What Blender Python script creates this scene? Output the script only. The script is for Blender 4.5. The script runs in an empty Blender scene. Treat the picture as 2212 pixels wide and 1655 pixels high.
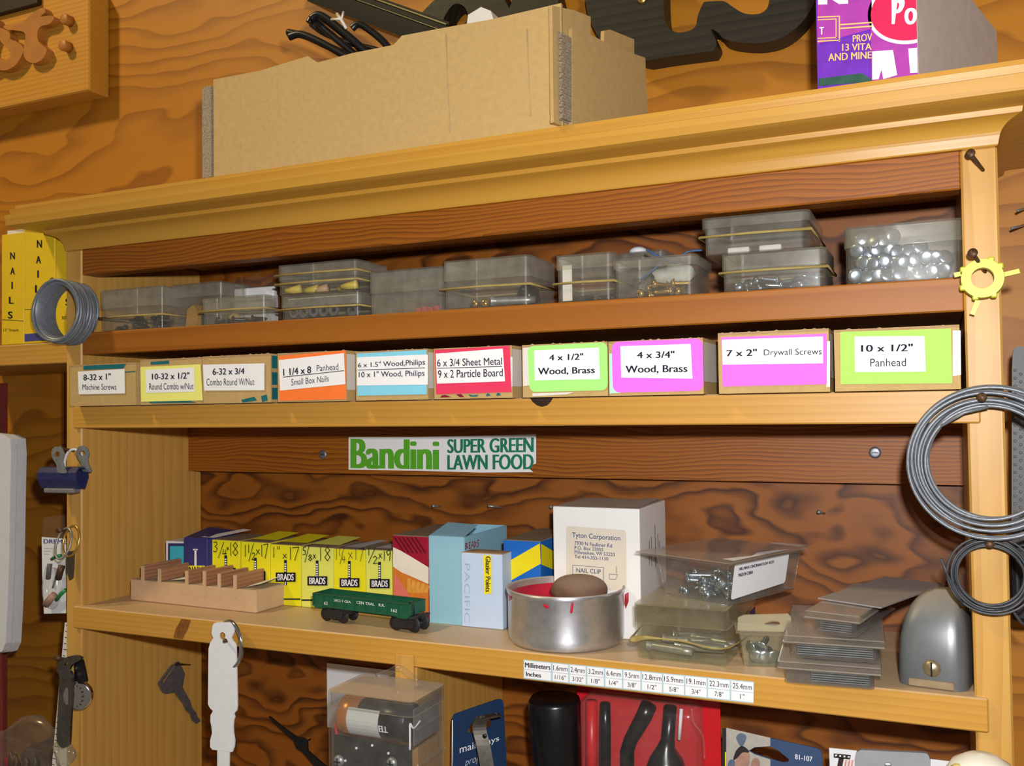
import bpy, bmesh, math, random
from mathutils import Vector, Matrix
random.seed(7)
S = bpy.context.scene
COL = S.collection
W, D, T = .6982, .1472, .019          # cabinet: clear width, depth, board thickness (m)
Z0 = 1.45                             # the pine shelf with the can stands this high above the floor
# ---------------------------------------------------------------- camera
FPX = 2037.89
CC = Vector((.68308, -.59778, .16585))
RR = Matrix(((.911381, .41134, -.013594), (-.023915, .019955, -.999515), (-.410869, .911264, .028024)))
RT = RR.transposed()
cam = bpy.data.objects.new('camera', bpy.data.cameras.new('camera'))
COL.objects.link(cam)
cam.data.sensor_fit = 'HORIZONTAL'; cam.data.sensor_width = 36
cam.data.lens = FPX / 2212 * 36
cam.data.clip_start = .01
mw = Matrix((RR[0], -RR[1], -RR[2])).transposed().to_4x4()
mw.translation = CC + Vector((0, 0, Z0))
cam.matrix_world = mw
S.camera = cam
S.cycles.transparent_max_bounces = 64
# ---------------------------------------------------------------- light: the camera's flash, the workshop's ceiling lamp, a dim room
S.view_settings.view_transform = 'Standard'; S.view_settings.look = 'None'
S.view_settings.exposure = 0; S.view_settings.gamma = 1; S.view_settings.use_curve_mapping = False
w = bpy.data.worlds.new('world'); S.world = w; w.use_nodes = True
w.node_tree.nodes['Background'].inputs[0].default_value = (1, .86, .68, 1)
w.node_tree.nodes['Background'].inputs[1].default_value = .14
def lamp(name, kind, loc, energy, color, size, target=None):
    l = bpy.data.lights.new(name, kind); l.energy = energy; l.color = color
    o = bpy.data.objects.new(name, l); COL.objects.link(o); o.location = loc
    if kind == 'AREA': l.shape = 'DISK'; l.size = size
    else: l.shadow_soft_size = size
    if target is not None: o.rotation_euler = (Vector(target) - Vector(loc)).to_track_quat('-Z', 'Y').to_euler()
    return o
lamp('camera_flash', 'POINT', CC + Vector((0, 0, Z0)) + RR[0] * .022 - RR[1] * .045, 18.5, (1, .99, .99), .009)
lamp('ceiling_lamp', 'AREA', (-.65, -.8, Z0 + 1.45), 15, (1, .78, .42), .16, (-.05, .1, Z0 + .35))
# ---------------------------------------------------------------- from the photograph's pixels to points on real planes
def ray(u, v): return RT @ Vector(((u - 1106) / FPX, (v - 827.5) / FPX, 1))
def at(u, v, y=0.): d = ray(u, v); return CC + d * ((y - CC.y) / d.y)
def az(u, v, z=0.): d = ray(u, v); return CC + d * ((z - CC.z) / d.z)
def ax(u, v, x=0.): d = ray(u, v); return CC + d * ((x - CC.x) / d.x)
def zat(p, v):                        # height above p where the photograph's row v falls
    k = (v - 827.5) / FPX; q = Vector((p[0], p[1], 0)) - CC
    a = RR[1] - RR[2] * k
    return -(a.x * q.x + a.y * q.y) / a.z + CC.z
# ---------------------------------------------------------------- mesh building
_txt = {}
def text_mesh(s, bold):
    key = (s, bold)
    if key not in _txt:
        c = bpy.data.curves.new('t', 'FONT'); c.body = s; c.size = 1; c.offset = bold; c.resolution_u = 4; c.fill_mode = 'FRONT'
        o = bpy.data.objects.new('t', c); COL.objects.link(o)
        me = bpy.data.meshes.new_from_object(o.evaluated_get(bpy.context.evaluated_depsgraph_get()))
        v = [x.co.copy() for x in me.vertices]; f = [tuple(p.vertices) for p in me.polygons]
        bpy.data.objects.remove(o); bpy.data.curves.remove(c); bpy.data.meshes.remove(me)
        x0 = min(p.x for p in v); x1 = max(p.x for p in v); y0 = min(p.y for p in v); y1 = max(p.y for p in v)
        _txt[key] = ([((p.x - x0) / (x1 - x0), (p.y - y0) / (y1 - y0)) for p in v], f, (x1 - x0) / (y1 - y0))
    return _txt[key]
class B:
    def __init__(s): s.v = []; s.f = []; s.m = []; s.s = []
    def add(s, vs, fs, mat=0, smooth=False):
        n = len(s.v); s.v += [Vector(p) for p in vs]
        for f in fs: s.f.append(tuple(i + n for i in f)); s.m.append(mat); s.s.append(smooth)
        return s
    def box(s, a, b, mat=0):
        (x0, y0, z0), (x1, y1, z1) = a, b
        return s.add([(x0, y0, z0), (x1, y0, z0), (x1, y1, z0), (x0, y1, z0), (x0, y0, z1), (x1, y0, z1), (x1, y1, z1), (x0, y1, z1)],
                     [(0, 3, 2, 1), (4, 5, 6, 7), (0, 1, 5, 4), (1, 2, 6, 5), (2, 3, 7, 6), (3, 0, 4, 7)], mat)
    def bmesh(s, bm, mat=0, smooth=False):
        bm.verts.index_update()
        s.add([v.co.copy() for v in bm.verts], [tuple(v.index for v in f.verts) for f in bm.faces], mat, smooth); bm.free(); return s
    def rbox(s, a, b, r, mat=0, seg=2, smooth=False):
        bm = bmesh.new(); bmesh.ops.create_cube(bm, size=1)
        for v in bm.verts: v.co = Vector((a[i] + (b[i] - a[i]) * (v.co[i] + .5) for i in range(3)))
        bmesh.ops.bevel(bm, geom=bm.edges[:], offset=r, segments=seg, profile=.5, affect='EDGES')
        return s.bmesh(bm, mat, smooth)
    def tub(s, a, b, t, mat=0, taper=0., lid=False, r=0.):   # open thin walled box, or closed when lid
        (x0, y0, z0), (x1, y1, z1) = a, b
        def ring(d, z, q=0.):
            X0, X1, Y0, Y1 = x0 + d + q, x1 - d - q, y0 + d + q, y1 - d - q
            if r <= 0: return [(X0, Y0, z), (X1, Y0, z), (X1, Y1, z), (X0, Y1, z)]
            o = []
            for cx, cy, a0 in ((X1 - r, Y1 - r, 0), (X0 + r, Y1 - r, 90), (X0 + r, Y0 + r, 180), (X1 - r, Y0 + r, 270)):
                for k in range(5): t_ = math.radians(a0 + k * 22.5); o.append((cx + r * math.cos(t_), cy + r * math.sin(t_), z))
            return o[::1]
        rings = [ring(0, z0, taper), ring(0, z1), ring(t, z1), ring(t, z0 + t, taper)]
        n = len(rings[0])
        for k in range(3): s.add(rings[k] + rings[k + 1], [(i, (i + 1) % n, n + (i + 1) % n, n + i) for i in range(n)], mat, r > 0 and k != 1)
        return s.add(rings[0] + rings[3], [tuple(range(n))[::-1], tuple(range(n, 2 * n))], mat)
    def poly(s, pts, mat=0): return s.add(pts, [tuple(range(len(pts)))], mat)
    def prism(s, pts, fn, d, mat=0, smooth=False):           # polygon pts (2d) put in place by fn, thickness vector d
        a = [Vector(fn(*p)) for p in pts]; d = Vector(d); n = len(a)
        nrm = sum(((a[i].cross(a[(i + 1) % n])) for i in range(n)), Vector())
        if nrm.dot(d) > 0: a = a[::-1]
        s.add(a, [tuple(range(n))], mat); s.add([p + d for p in a], [tuple(range(n))[::-1]], mat)
        return s.add(a + [p + d for p in a], [((i + 1) % n, i, n + i, n + (i + 1) % n) for i in range(n)], mat, smooth)
    def tube(s, pts, r, mat=0, n=8, closed=False, caps=True, flat=1.):
        P_ = [Vector(p) for p in pts]; N = len(P_); rr = r if isinstance(r, (list, tuple)) else [r] * N
        vs = []; up = None
        for i in range(N):
            a = P_[(i - 1) % N] if closed or i else P_[i]; b = P_[(i + 1) % N] if closed or i < N - 1 else P_[i]
            t = (b - a).normalized()
            if up is None: up = t.orthogonal().normalized()
            up = (up - t * up.dot(t)); up = up.normalized() if up.length > 1e-6 else t.orthogonal().normalized()
            w_ = t.cross(up)
            for k in range(n): an = 2 * math.pi * k / n; vs.append(P_[i] + up * (rr[i] * math.cos(an)) + w_ * (rr[i] * flat * math.sin(an)))
        fs = []
        for i in range(N if closed else N - 1):
            j = (i + 1) % N
            for k in range(n): l = (k + 1) % n; fs.append((i * n + k, i * n + l, j * n + l, j * n + k))
        if not closed and caps: fs += [tuple(range(n))[::-1], tuple(range((N - 1) * n, N * n))]
        return s.add(vs, fs, mat, True)
    def lathe(s, prof, mat=0, n=32, M=None, smooth=True):     # profile (r, z) about z
        M = M or Matrix(); vs = []; fs = []
        for r, z in prof:
            for k in range(n): a = 2 * math.pi * k / n; vs.append(M @ Vector((r * math.cos(a), r * math.sin(a), z)))
        for i in range(len(prof) - 1):
            for k in range(n): l = (k + 1) % n; fs.append((i * n + k, i * n + l, (i + 1) * n + l, (i + 1) * n + k))
        if prof[0][0] > 1e-6: fs.append(tuple(range(n))[::-1])
        if prof[-1][0] > 1e-6: fs.append(tuple(range((len(prof) - 1) * n, len(prof) * n)))
        return s.add(vs, fs, mat, smooth)
    def text(s, body, quad, mat=0, bold=0., keep=False):      # quad: TL TR BR BL points in 3d
        pts, fs, asp = text_mesh(body, min(bold, 0.)); tl, tr, br, bl = [Vector(p) for p in quad]; hw = max(0., bold) * 1.5 / asp
        up = (br - bl).cross(tl - bl).normalized() * .00003
        for k, d in enumerate((-hw, hw, -hw / 3, hw / 3) if bold > 0 else (0.,)): s.add([(bl.lerp(br, hw + x * (1 - 2 * hw) + d)).lerp(tl.lerp(tr, hw + x * (1 - 2 * hw) + d), y) + up * k for x, y in pts], fs, mat)
        return s
    def stroke(s, lines, fn, wd, mat=0):                      # flat pen strokes, 2d polylines placed by fn
        for ln in lines:
            for (a, b) in zip(ln, ln[1:]):
                a = Vector(a); b = Vector(b); t = (b - a)
                if t.length < 1e-9: continue
                t.normalize(); n_ = Vector((-t.y, t.x)) * wd / 2; a = a - t * wd * .3; b = b + t * wd * .3
                s.add([fn(*(a - n_)), fn(*(b - n_)), fn(*(b + n_)), fn(*(a + n_))], [(0, 1, 2, 3)], mat)
        return s
    def make(s, name, mats, parent=None, label=None):
        me = bpy.data.meshes.new(name); me.from_pydata([tuple(p) for p in s.v], [], s.f)
        for m in (mats if isinstance(mats, (list, tuple)) else [mats]): me.materials.append(m)
        me.polygons.foreach_set('material_index', s.m); me.polygons.foreach_set('use_smooth', s.s); me.update()
        o = bpy.data.objects.new(name, me); COL.objects.link(o)
        if parent is not None: o.parent = parent
        if label: o['label'] = label
        return o
def outline(loops, fn, d, mat=0, b=None):                    # flat cut-out with holes: loops[0] outer, the rest holes
    c = bpy.data.curves.new('c', 'CURVE'); c.dimensions = '2D'; c.fill_mode = 'BOTH'
    for lp in loops:
        sp = c.splines.new('POLY'); sp.points.add(len(lp) - 1); sp.use_cyclic_u = True
        for q, p in zip(sp.points, lp): q.co = (p[0], p[1], 0, 1)
    o = bpy.data.objects.new('c', c); COL.objects.link(o)
    me = bpy.data.meshes.new_from_object(o.evaluated_get(bpy.context.evaluated_depsgraph_get()))
    v = [x.co.copy() for x in me.vertices]; f = [tuple(p.vertices) for p in me.polygons]
    bpy.data.objects.remove(o); bpy.data.curves.remove(c); bpy.data.meshes.remove(me)
    b = b or B(); d = Vector(d)
    A = [Vector(fn(p.x, p.y)) for p in v]
    b.add(A, f, mat); b.add([p + d for p in A], [q[::-1] for q in f], mat)
    for lp in loops:
        n = len(lp); a = [Vector(fn(*p)) for p in lp]
        b.add(a + [p + d for p in a], [((i + 1) % n, i, n + i, n + (i + 1) % n) for i in range(n)], mat)
    return b
def spline(pts, n=6, closed=False):                          # Catmull-Rom through pts of any dimension
    N = len(pts); out = []
    for i in range(N if closed else N - 1):
        p = [pts[(i + k) % N] if closed else pts[max(0, min(N - 1, i + k))] for k in (-1, 0, 1, 2)]
        for j in range(n):
            t = j / n; out.append(tuple(.5 * (2 * p[1][c] + (p[2][c] - p[0][c]) * t + (2 * p[0][c] - 5 * p[1][c] + 4 * p[2][c] - p[3][c]) * t * t + (3 * p[1][c] - p[0][c] - 3 * p[2][c] + p[3][c]) * t ** 3) for c in range(len(p[0]))))
    if not closed: out.append(tuple(pts[-1]))
    return out
def thing(name, label, cat, loc=(0, 0, 0), rz=0., group=None, rot=None):
    o = bpy.data.objects.new(name, None); o.empty_display_size = .01; COL.objects.link(o)
    o.location = loc; o.rotation_euler = rot or (0, 0, rz); return tag(o, label, cat, group)
def tag(o, label, cat, group=None, kind=None):
    o['label'] = label; o['category'] = cat
    if group: o['group'] = group
    if kind: o['kind'] = kind
    return o
class Face:                                                  # front face of a thing: local x along its width, z up, y = depth behind
    def __init__(s, loc, rz=0., y=0.):
        s.o = Vector(loc); s.x = Vector((math.cos(rz), math.sin(rz), 0)); s.n = Vector((math.sin(rz), -math.cos(rz), 0)); s.y = y; s.o2 = s.o - s.n * y
    def px(s, u, v, lift=0.):
        d = ray(u, v); t = (s.o2 + s.n * lift - CC).dot(s.n) / d.dot(s.n); q = CC + d * t - s.o
        return Vector((q.dot(s.x), s.y - lift, q.z))
    def quad(s, *p, lift=0.): return [s.px(u, v, lift) for u, v in p]
    def rect(s, u0, v0, u1, v1, lift=0.): return s.quad((u0, v0), (u1, v0), (u1, v1), (u0, v1), lift=lift)
# ---------------------------------------------------------------- materials (all procedural)
def nodes(name):
    m = bpy.data.materials.new(name); m.use_nodes = True; nt = m.node_tree
    return m, nt, nt.nodes['Principled BSDF']
def mth(nt, op, a, b=None, c=None):
    n = nt.nodes.new('ShaderNodeMath'); n.operation = op
    for i, q in enumerate((a, b, c)):
        if q is None: continue
        if isinstance(q, (int, float)): n.inputs[i].default_value = q
        else: nt.links.new(q, n.inputs[i])
    return n.outputs[0]
def mixc(nt, f, a, b, typ='MIX'):
    n = nt.nodes.new('ShaderNodeMix'); n.data_type = 'RGBA'; n.blend_type = typ
    for k, q in ((0, f), (6, a), (7, b)):
        if isinstance(q, (int, float)): n.inputs[k].default_value = q
        elif isinstance(q, (tuple, list)): n.inputs[k].default_value = tuple(q)[:3] + (1,)
        else: nt.links.new(q, n.inputs[k])
    return n.outputs[2]
def noise(nt, vec, scale, detail=2., rough=.5):
    n = nt.nodes.new('ShaderNodeTexNoise'); n.inputs['Scale'].default_value = scale; n.inputs['Detail'].default_value = detail; n.inputs['Roughness'].default_value = rough
    if vec is not None: nt.links.new(vec, n.inputs['Vector'])
    return n.outputs[0]
def vscale(nt, vec, s, off=(0, 0, 0)):
    n = nt.nodes.new('ShaderNodeMapping'); n.inputs['Scale'].default_value = s; n.inputs['Location'].default_value = off
    nt.links.new(vec, n.inputs['Vector']); return n.outputs[0]
def ramp(nt, fac, stops):
    n = nt.nodes.new('ShaderNodeValToRGB'); e = n.color_ramp.elements
    while len(e) < len(stops): e.new(.5)
    for q, (p, c) in zip(e, stops): q.position = p; q.color = tuple(c)[:3] + (1,) if not isinstance(c, (int, float)) else (c, c, c, 1)
    nt.links.new(fac, n.inputs[0]); return n.outputs[0]
def bump(nt, bs, h, dist=.0002, strength=.5):
    n = nt.nodes.new('ShaderNodeBump'); n.inputs['Distance'].default_value = dist; n.inputs['Strength'].default_value = strength
    nt.links.new(h, n.inputs['Height']); nt.links.new(n.outputs[0], bs.inputs['Normal'])
def dust(nt, col, colour, amount=.85, lo=.35):               # grey-brown workshop dust lying on whatever faces up
    g = nt.nodes.new('ShaderNodeNewGeometry'); s = nt.nodes.new('ShaderNodeSeparateXYZ'); nt.links.new(g.outputs['Normal'], s.inputs[0])
    f = nt.nodes.new('ShaderNodeMapRange'); nt.links.new(s.outputs[2], f.inputs[0]); f.inputs[1].default_value = lo; f.inputs[2].default_value = .95
    tc = nt.nodes.new('ShaderNodeTexCoord'); n = noise(nt, tc.outputs['Object'], 60, 4)
    k = mth(nt, 'MULTIPLY', f.outputs[0], mth(nt, 'MULTIPLY_ADD', n, .5, amount - .3)); k = mth(nt, 'MINIMUM', k, 1.)
    return mixc(nt, k, col, colour), k
def wood(name, light, dark, axis='x', rings=150, warp=3., wl=2., wa=14., rough=.45, fib=.35, lo=.35, hi=.95, dusty=None, off=(0, 0, 0), plane='xz', bumpy=.3, sharp=1.):
    m, nt, bs = nodes(name); tc = nt.nodes.new('ShaderNodeTexCoord'); vec = tc.outputs['Object']
    vec = vscale(nt, vec, (1, 1, 1), off)
    sp = nt.nodes.new('ShaderNodeSeparateXYZ'); nt.links.new(vec, sp.inputs[0])
    x, y, z = sp.outputs
    along = {'x': x, 'y': y, 'z': z}[axis]; oth = [q for k, q in (('x', x), ('y', y), ('z', z)) if k != axis]
    acr = mth(nt, 'MULTIPLY_ADD', oth[0], .83, oth[1])
    cb = nt.nodes.new('ShaderNodeCombineXYZ'); nt.links.new(along, cb.inputs[0]); nt.links.new(acr, cb.inputs[1])
    n1 = noise(nt, vscale(nt, cb.outputs[0], (wl, wa, 1)), 1., 3., .42)
    ph = mth(nt, 'ADD', mth(nt, 'MULTIPLY', acr, rings), mth(nt, 'MULTIPLY', n1, warp))
    fr = mth(nt, 'FRACT', ph)
    n2 = noise(nt, vscale(nt, cb.outputs[0], (14, 1400, 1)), 1., 2., .6)
    band = ramp(nt, fr, [(0., 0.), (lo, .12), (hi, 1.), (1., 0.)])
    n3 = noise(nt, vscale(nt, cb.outputs[0], (5, 40, 1)), 1., 2., .5)
    f = mth(nt, 'MULTIPLY', band, mth(nt, 'MULTIPLY_ADD', n3, 1.1, .15)); f = mth(nt, 'MULTIPLY', f, sharp)
    f = mth(nt, 'ADD', f, mth(nt, 'MULTIPLY', mth(nt, 'SUBTRACT', n2, .5), fib)); f.node.use_clamp = True
    c = mixc(nt, f, light, dark)
    n4 = noise(nt, vscale(nt, cb.outputs[0], (3, 9, 1)), 1., 3., .5)
    c = mixc(nt, .35, c, mixc(nt, n4, (.45, .42, .4), (1, 1, 1)), 'MULTIPLY')
    if dusty: c, k = dust(nt, c, dusty)
    nt.links.new(c, bs.inputs['Base Color']); bs.inputs['Roughness'].default_value = rough; bs.inputs['Specular IOR Level'].default_value = .35
    bump(nt, bs, n2, .0001, bumpy); return m
def pm(name, col, rough=.5, metal=0., var=.12, scale=120., spec=.4, dusty=None, bumpy=0., coat=0., col2=None, emit=None):
    m, nt, bs = nodes(name); tc = nt.nodes.new('ShaderNodeTexCoord'); n = noise(nt, tc.outputs['Object'], scale, 4, .6)
    d = col2 or tuple(q * (1 - 2 * var) for q in col)
    c = mixc(nt, ramp(nt, n, [(.3, 0.), (.7, 1.)]), d, col)
    if dusty: c, k = dust(nt, c, dusty); bs.inputs['Roughness'].default_value = rough; nt.links.new(mth(nt, 'MULTIPLY_ADD', k, .9 - rough, rough), bs.inputs['Roughness'])
    if dusty and metal: nt.links.new(mth(nt, 'MULTIPLY_ADD', k, -metal, metal), bs.inputs['Metallic'])
    nt.links.new(c, bs.inputs['Base Color'])
    if not dusty: bs.inputs['Roughness'].default_value = rough
    if not (dusty and metal): bs.inputs['Metallic'].default_value = metal
    bs.inputs['Specular IOR Level'].default_value = spec; bs.inputs['Coat Weight'].default_value = coat
    if bumpy: bump(nt, bs, n, .0003, bumpy)
    return m
def clear(name, tint=(.9, .92, .9), haze=.12, hcol=(.5, .5, .45), rough=.06, dusty=None, ior=1.45):  # thin clear plastic: see-through, glossy by Fresnel, a little cloudy
    m, nt, bs = nodes(name); nt.nodes.remove(bs); out = nt.nodes['Material Output']
    tr = nt.nodes.new('ShaderNodeBsdfTransparent'); tr.inputs[0].default_value = tint + (1,)
    gl = nt.nodes.new('ShaderNodeBsdfGlossy'); gl.inputs['Roughness'].default_value = rough; gl.inputs[0].default_value = (.9, .9, .9, 1)
    df = nt.nodes.new('ShaderNodeBsdfDiffuse'); df.inputs[0].default_value = hcol + (1,)
    tc = nt.nodes.new('ShaderNodeTexCoord'); n = noise(nt, tc.outputs['Object'], 90, 4, .6)
    lw = nt.nodes.new('ShaderNodeLayerWeight'); lw.inputs[0].default_value = .5   # a longer way through the plastic where it is seen edge-on
    hz = mth(nt, 'MULTIPLY', mth(nt, 'MULTIPLY', n, 2 * haze), mth(nt, 'MULTIPLY_ADD', mth(nt, 'POWER', lw.outputs[1], 4.), 9., 1.)); hz.node.use_clamp = True
    if dusty:
        c, k = dust(nt, hcol, dusty, .75); nt.links.new(c, df.inputs[0]); hz = mth(nt, 'MAXIMUM', hz, mth(nt, 'MULTIPLY', k, .9))
    a = nt.nodes.new('ShaderNodeMixShader'); nt.links.new(hz, a.inputs[0]); nt.links.new(tr.outputs[0], a.inputs[1]); nt.links.new(df.outputs[0], a.inputs[2])
    fr = nt.nodes.new('ShaderNodeLayerWeight'); fr.inputs[0].default_value = .5; fz = mth(nt, 'MULTIPLY_ADD', mth(nt, 'POWER', fr.outputs[1], 5.), .9, .035)
    b = nt.nodes.new('ShaderNodeMixShader'); nt.links.new(fz, b.inputs[0]); nt.links.new(a.outputs[0], b.inputs[1]); nt.links.new(gl.outputs[0], b.inputs[2])
    nt.links.new(b.outputs[0], out.inputs[0]); return m
DUST = (.36, .27, .18)
PINE_L, PINE_D = (.61, .315, .052), (.43, .18, .020)
M = dict(
    pine_x=wood('pine_board', PINE_L, PINE_D, 'x', 230, 4., 1.2, 14, dusty=(.56, .42, .27), rough=.42, sharp=.5),
    pine_z=wood('pine_upright', (.62, .345, .08), (.45, .205, .032), 'z', 95, 6., 1.3, 15, rough=.42, sharp=.6),
    pine_crown=wood('pine_molding', (.56, .295, .042), (.42, .185, .018), 'x', 90, 2., 1.0, 20, rough=.38, sharp=.6),
    redwood=wood('redwood_board', (.36, .110, .007), (.12, .026, .0015), 'x', 300, 8., 6., 24, rough=.5, sharp=.95),
    redplain=wood('redwood_plain_board', (.35, .118, .010), (.25, .072, .005), 'x', 60, 3., 1.2, 12, rough=.5, sharp=.8),
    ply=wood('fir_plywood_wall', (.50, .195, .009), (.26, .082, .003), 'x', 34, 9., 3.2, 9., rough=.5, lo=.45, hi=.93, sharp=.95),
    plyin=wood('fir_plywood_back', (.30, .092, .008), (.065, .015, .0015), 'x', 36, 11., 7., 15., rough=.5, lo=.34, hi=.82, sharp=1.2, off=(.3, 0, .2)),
)
def part(name, bm, mat, par, label=None): return bm.make(name, mat, par, label)
# ---------------------------------------------------------------- the setting
YW = D + .004
o = B().box((-2.2, YW, -1.45), (2.2, YW + .03, 1.2)).make('wall_back', M['ply']); o['kind'] = 'structure'
# ---------------------------------------------------------------- the shelf unit
cab = thing('wall_shelf_unit', 'pine wall shelf unit with redwood rails, crown molding and open shelves of hardware', 'shelf', (0, 0, -.27))
def cpart(name, b, mat, label=None):
    for p in b.v: p.z += .27
    return b.make(name, mat, cab, label)
for x in (-T, W): cpart('side_panel', B().rbox((x, 0, -.27), (x + T, D, .3117), .0012, seg=1), M['pine_z'])
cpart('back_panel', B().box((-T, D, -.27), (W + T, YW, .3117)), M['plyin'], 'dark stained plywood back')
EX = .0068
sh3 = cpart('shelf', B().rbox((-EX, -.003, -.019), (W + EX, D, 0), .0009, seg=1), M['pine_x'])
sh2 = cpart('shelf', B().rbox((-EX, -.003, .1545), (W + EX, D, .1737), .0009, seg=1), M['pine_x'])
sh1 = cpart('shelf', B().rbox((0, .0005, .2186), (W, D, .2383), .0009, seg=1), M['redplain'], 'redwood shelf')
cpart('shelf', B().box((0, 0, -.27), (W, D, -.251)), M['pine_x'])
cpart('rail', B().rbox((0, .0005, .289), (W, .018, .3117), .0009, seg=1), M['redwood'], 'grained redwood rail')
led = cpart('back_rail', B().box((0, .129, .109), (W, D, .1545)), M['redwood'], 'dark redwood ledger')
cpart('top_board', B().box((-T, 0, .3117), (W + T, D, .3497)), M['pine_x'])
prof = [(0, .3117)] + spline([(.0005, .3125), (.002, .319), (.0058, .3235), (.012, .3262)], 4) + [(.0125, .3292), (.016, .3296)] + spline([(.020, .3297), (.028, .3302), (.0335, .3318)], 3) + [(.0345, .3405), (.031, .3418), (.0318, .346), (.0285, .3472), (.0285, .3497), (0, .3497)]
b = B(); n = len(prof); pth = []
for (sx, sy, gx, gy) in ((-T, D, -1, 0), (-T, 0, -1, -1), (W + T, 0, 1, -1), (W + T, D, 1, 0)):
    pth.append([(sx + gx * p, sy + gy * p, z) for p, z in prof])
vs = sum(pth, []); fs = []
for k in range(3):
    for i in range(n): j = (i + 1) % n; fs.append((k * n + i, (k + 1) * n + i, (k + 1) * n + j, k * n + j))
fs += [tuple(range(n)), tuple(range(3 * n, 4 * n))[::-1]]
cpart('crown_molding', b.add(vs, fs), M['pine_crown'])
# upright divider below the shelf; its tongue laps over the shelf's front edge
dx0, dx1 = at(853, 1440, -.0045).x, at(893, 1440, -.0045).x
b = B().rbox((dx0, 0, -.27), (dx1, D, -.0192), .0008, seg=1)
b.rbox((dx0, -.0045, -.05), (dx1, -.0031, -.0105), .0004, seg=1)
cpart('divider', b, M['pine_z'])
M['knot'] = pm('dark_wood_knot', (.035, .014, .005), .5, var=.3, scale=300); M['patch'] = pm('brown_grain_patch', (.27, .10, .018), .45, var=.25, scale=200)
FZ = Face((0, -.003, 0))
def flat_on(face, pts, lift): return [g + Vector((0, face.o.y, .27)) for g in face.quad(*pts, lift=lift)][::-1]
B().poly(flat_on(FZ, [(1144, 858), (1150, 868), (1160, 876), (1170, 879), (1182, 876), (1190, 868), (1196, 857)], .0003)).make('knot', M['knot'], sh2, 'dark knot')
B().poly(flat_on(FZ, [(392, 1337), (412, 1340), (405, 1360), (394, 1381), (374, 1378), (380, 1358)], .0003)).make('knot', M['patch'], sh3, 'brown knot')
# ---------------------------------------------------------------- more materials
M.update(
    kraft=pm('kraft_cardboard', (.50, .335, .135), .8, var=.06, scale=220, spec=.2),
    kraftb=pm('brown_chipboard', (.42, .27, .14), .85, var=.09, scale=160, spec=.2),
    paper=pm('white_paper', (.82, .82, .84), .7, var=.02, spec=.2),
    tape=pm('white_paper_tape', (.70, .67, .62), .5, var=.04),
    ink=pm('black_ink', (.012, .012, .025), .7, var=0, spec=.1),
    navyink=pm('dark_blue_ink', (.03, .05, .16), .7, var=0, spec=.1),
    teal=pm('teal_print', (.01, .14, .16), .7, var=.1, spec=.2),
    darkred=pm('dark_red_print', (.22, .01, .03), .7, var=.1, spec=.2),
    paleyel=pm('pale_yellow_paper', (.80, .80, .20), .7, var=.02, spec=.2),
    orange=pm('orange_paper', (.90, .19, .035), .7, var=.02, spec=.2),
    ltblue=pm('sky_blue_paper', (.22, .60, .78), .7, var=.02, spec=.2),
    crimson=pm('crimson_paper', (.72, .04, .11), .7, var=.02, spec=.2),
    limegrn=pm('lime_green_paper', (.36, .80, .20), .7, var=.02, spec=.2),
    magenta=pm('magenta_paper', (.95, .15, .86), .7, var=.02, spec=.2),
    mint=pm('mint_paper', (.45, .78, .62), .7, var=.02, spec=.2),
    ylwgrn=pm('yellow_green_paper', (.38, .72, .12), .7, var=.02, spec=.2),
    clear=clear('clear_styrene', (.965, .965, .95), .042, (.66, .62, .52), .21),
    clearlid=clear('clear_styrene_lid', (.958, .957, .94), .066, (.66, .62, .52), .21, dusty=(.28, .25, .2)),
    clearyel=clear('yellowed_clear_plastic', (.968, .965, .91), .034, (.60, .57, .42), .25, dusty=(.36, .31, .2)),
    clearnew=clear('clear_packaging', (.972, .974, .972), .032, (.62, .60, .55), .2),
    clearfog=clear('foggy_clear_plastic', (.92, .915, .89), .13, (.48, .45, .38), .12),
    band=pm('tan_rubber_band', (.36, .27, .085), .55, var=.1),
    zinc=pm('zinc_plated_steel', (.44, .53, .64), .27, .9, var=.12, scale=300),
    steel=pm('dull_steel', (.36, .37, .37), .4, .6, var=.15, scale=200),
    dsteel=pm('blackened_steel', (.05, .05, .055), .35, .8, var=.2),
    brass=pm('brass', (.60, .37, .09), .28, .75, var=.1),
    black=pm('black_plastic', (.008, .008, .01), .3, var=.2, spec=.5),
    rust=pm('rusty_nail', (.16, .085, .05), .55, .6, var=.3, scale=500),
    greyfoam=pm('grey_washer_steel', (.26, .27, .30), .45, .7, var=.2, scale=300),
)
def rquad(b, q, r=.1, mat=0, asp=None):                      # rounded label filling quad TL TR BR BL
    tl, tr, br, bl = [Vector(p) for p in q]; a = asp or (tr - tl).length / max(1e-6, (tl - bl).length); pts = []
    rx, ry = r / a, r
    for cx, cy, a0 in ((1 - rx, 1 - ry, 0), (rx, 1 - ry, 90), (rx, ry, 180), (1 - rx, ry, 270)):
        for k in range(7): t = math.radians(a0 + 15 * k); pts.append((cx + rx * math.cos(t), cy + ry * math.sin(t)))
    return b.poly([bl.lerp(br, x).lerp(tl.lerp(tr, x), y) for x, y in pts], mat)
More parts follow.
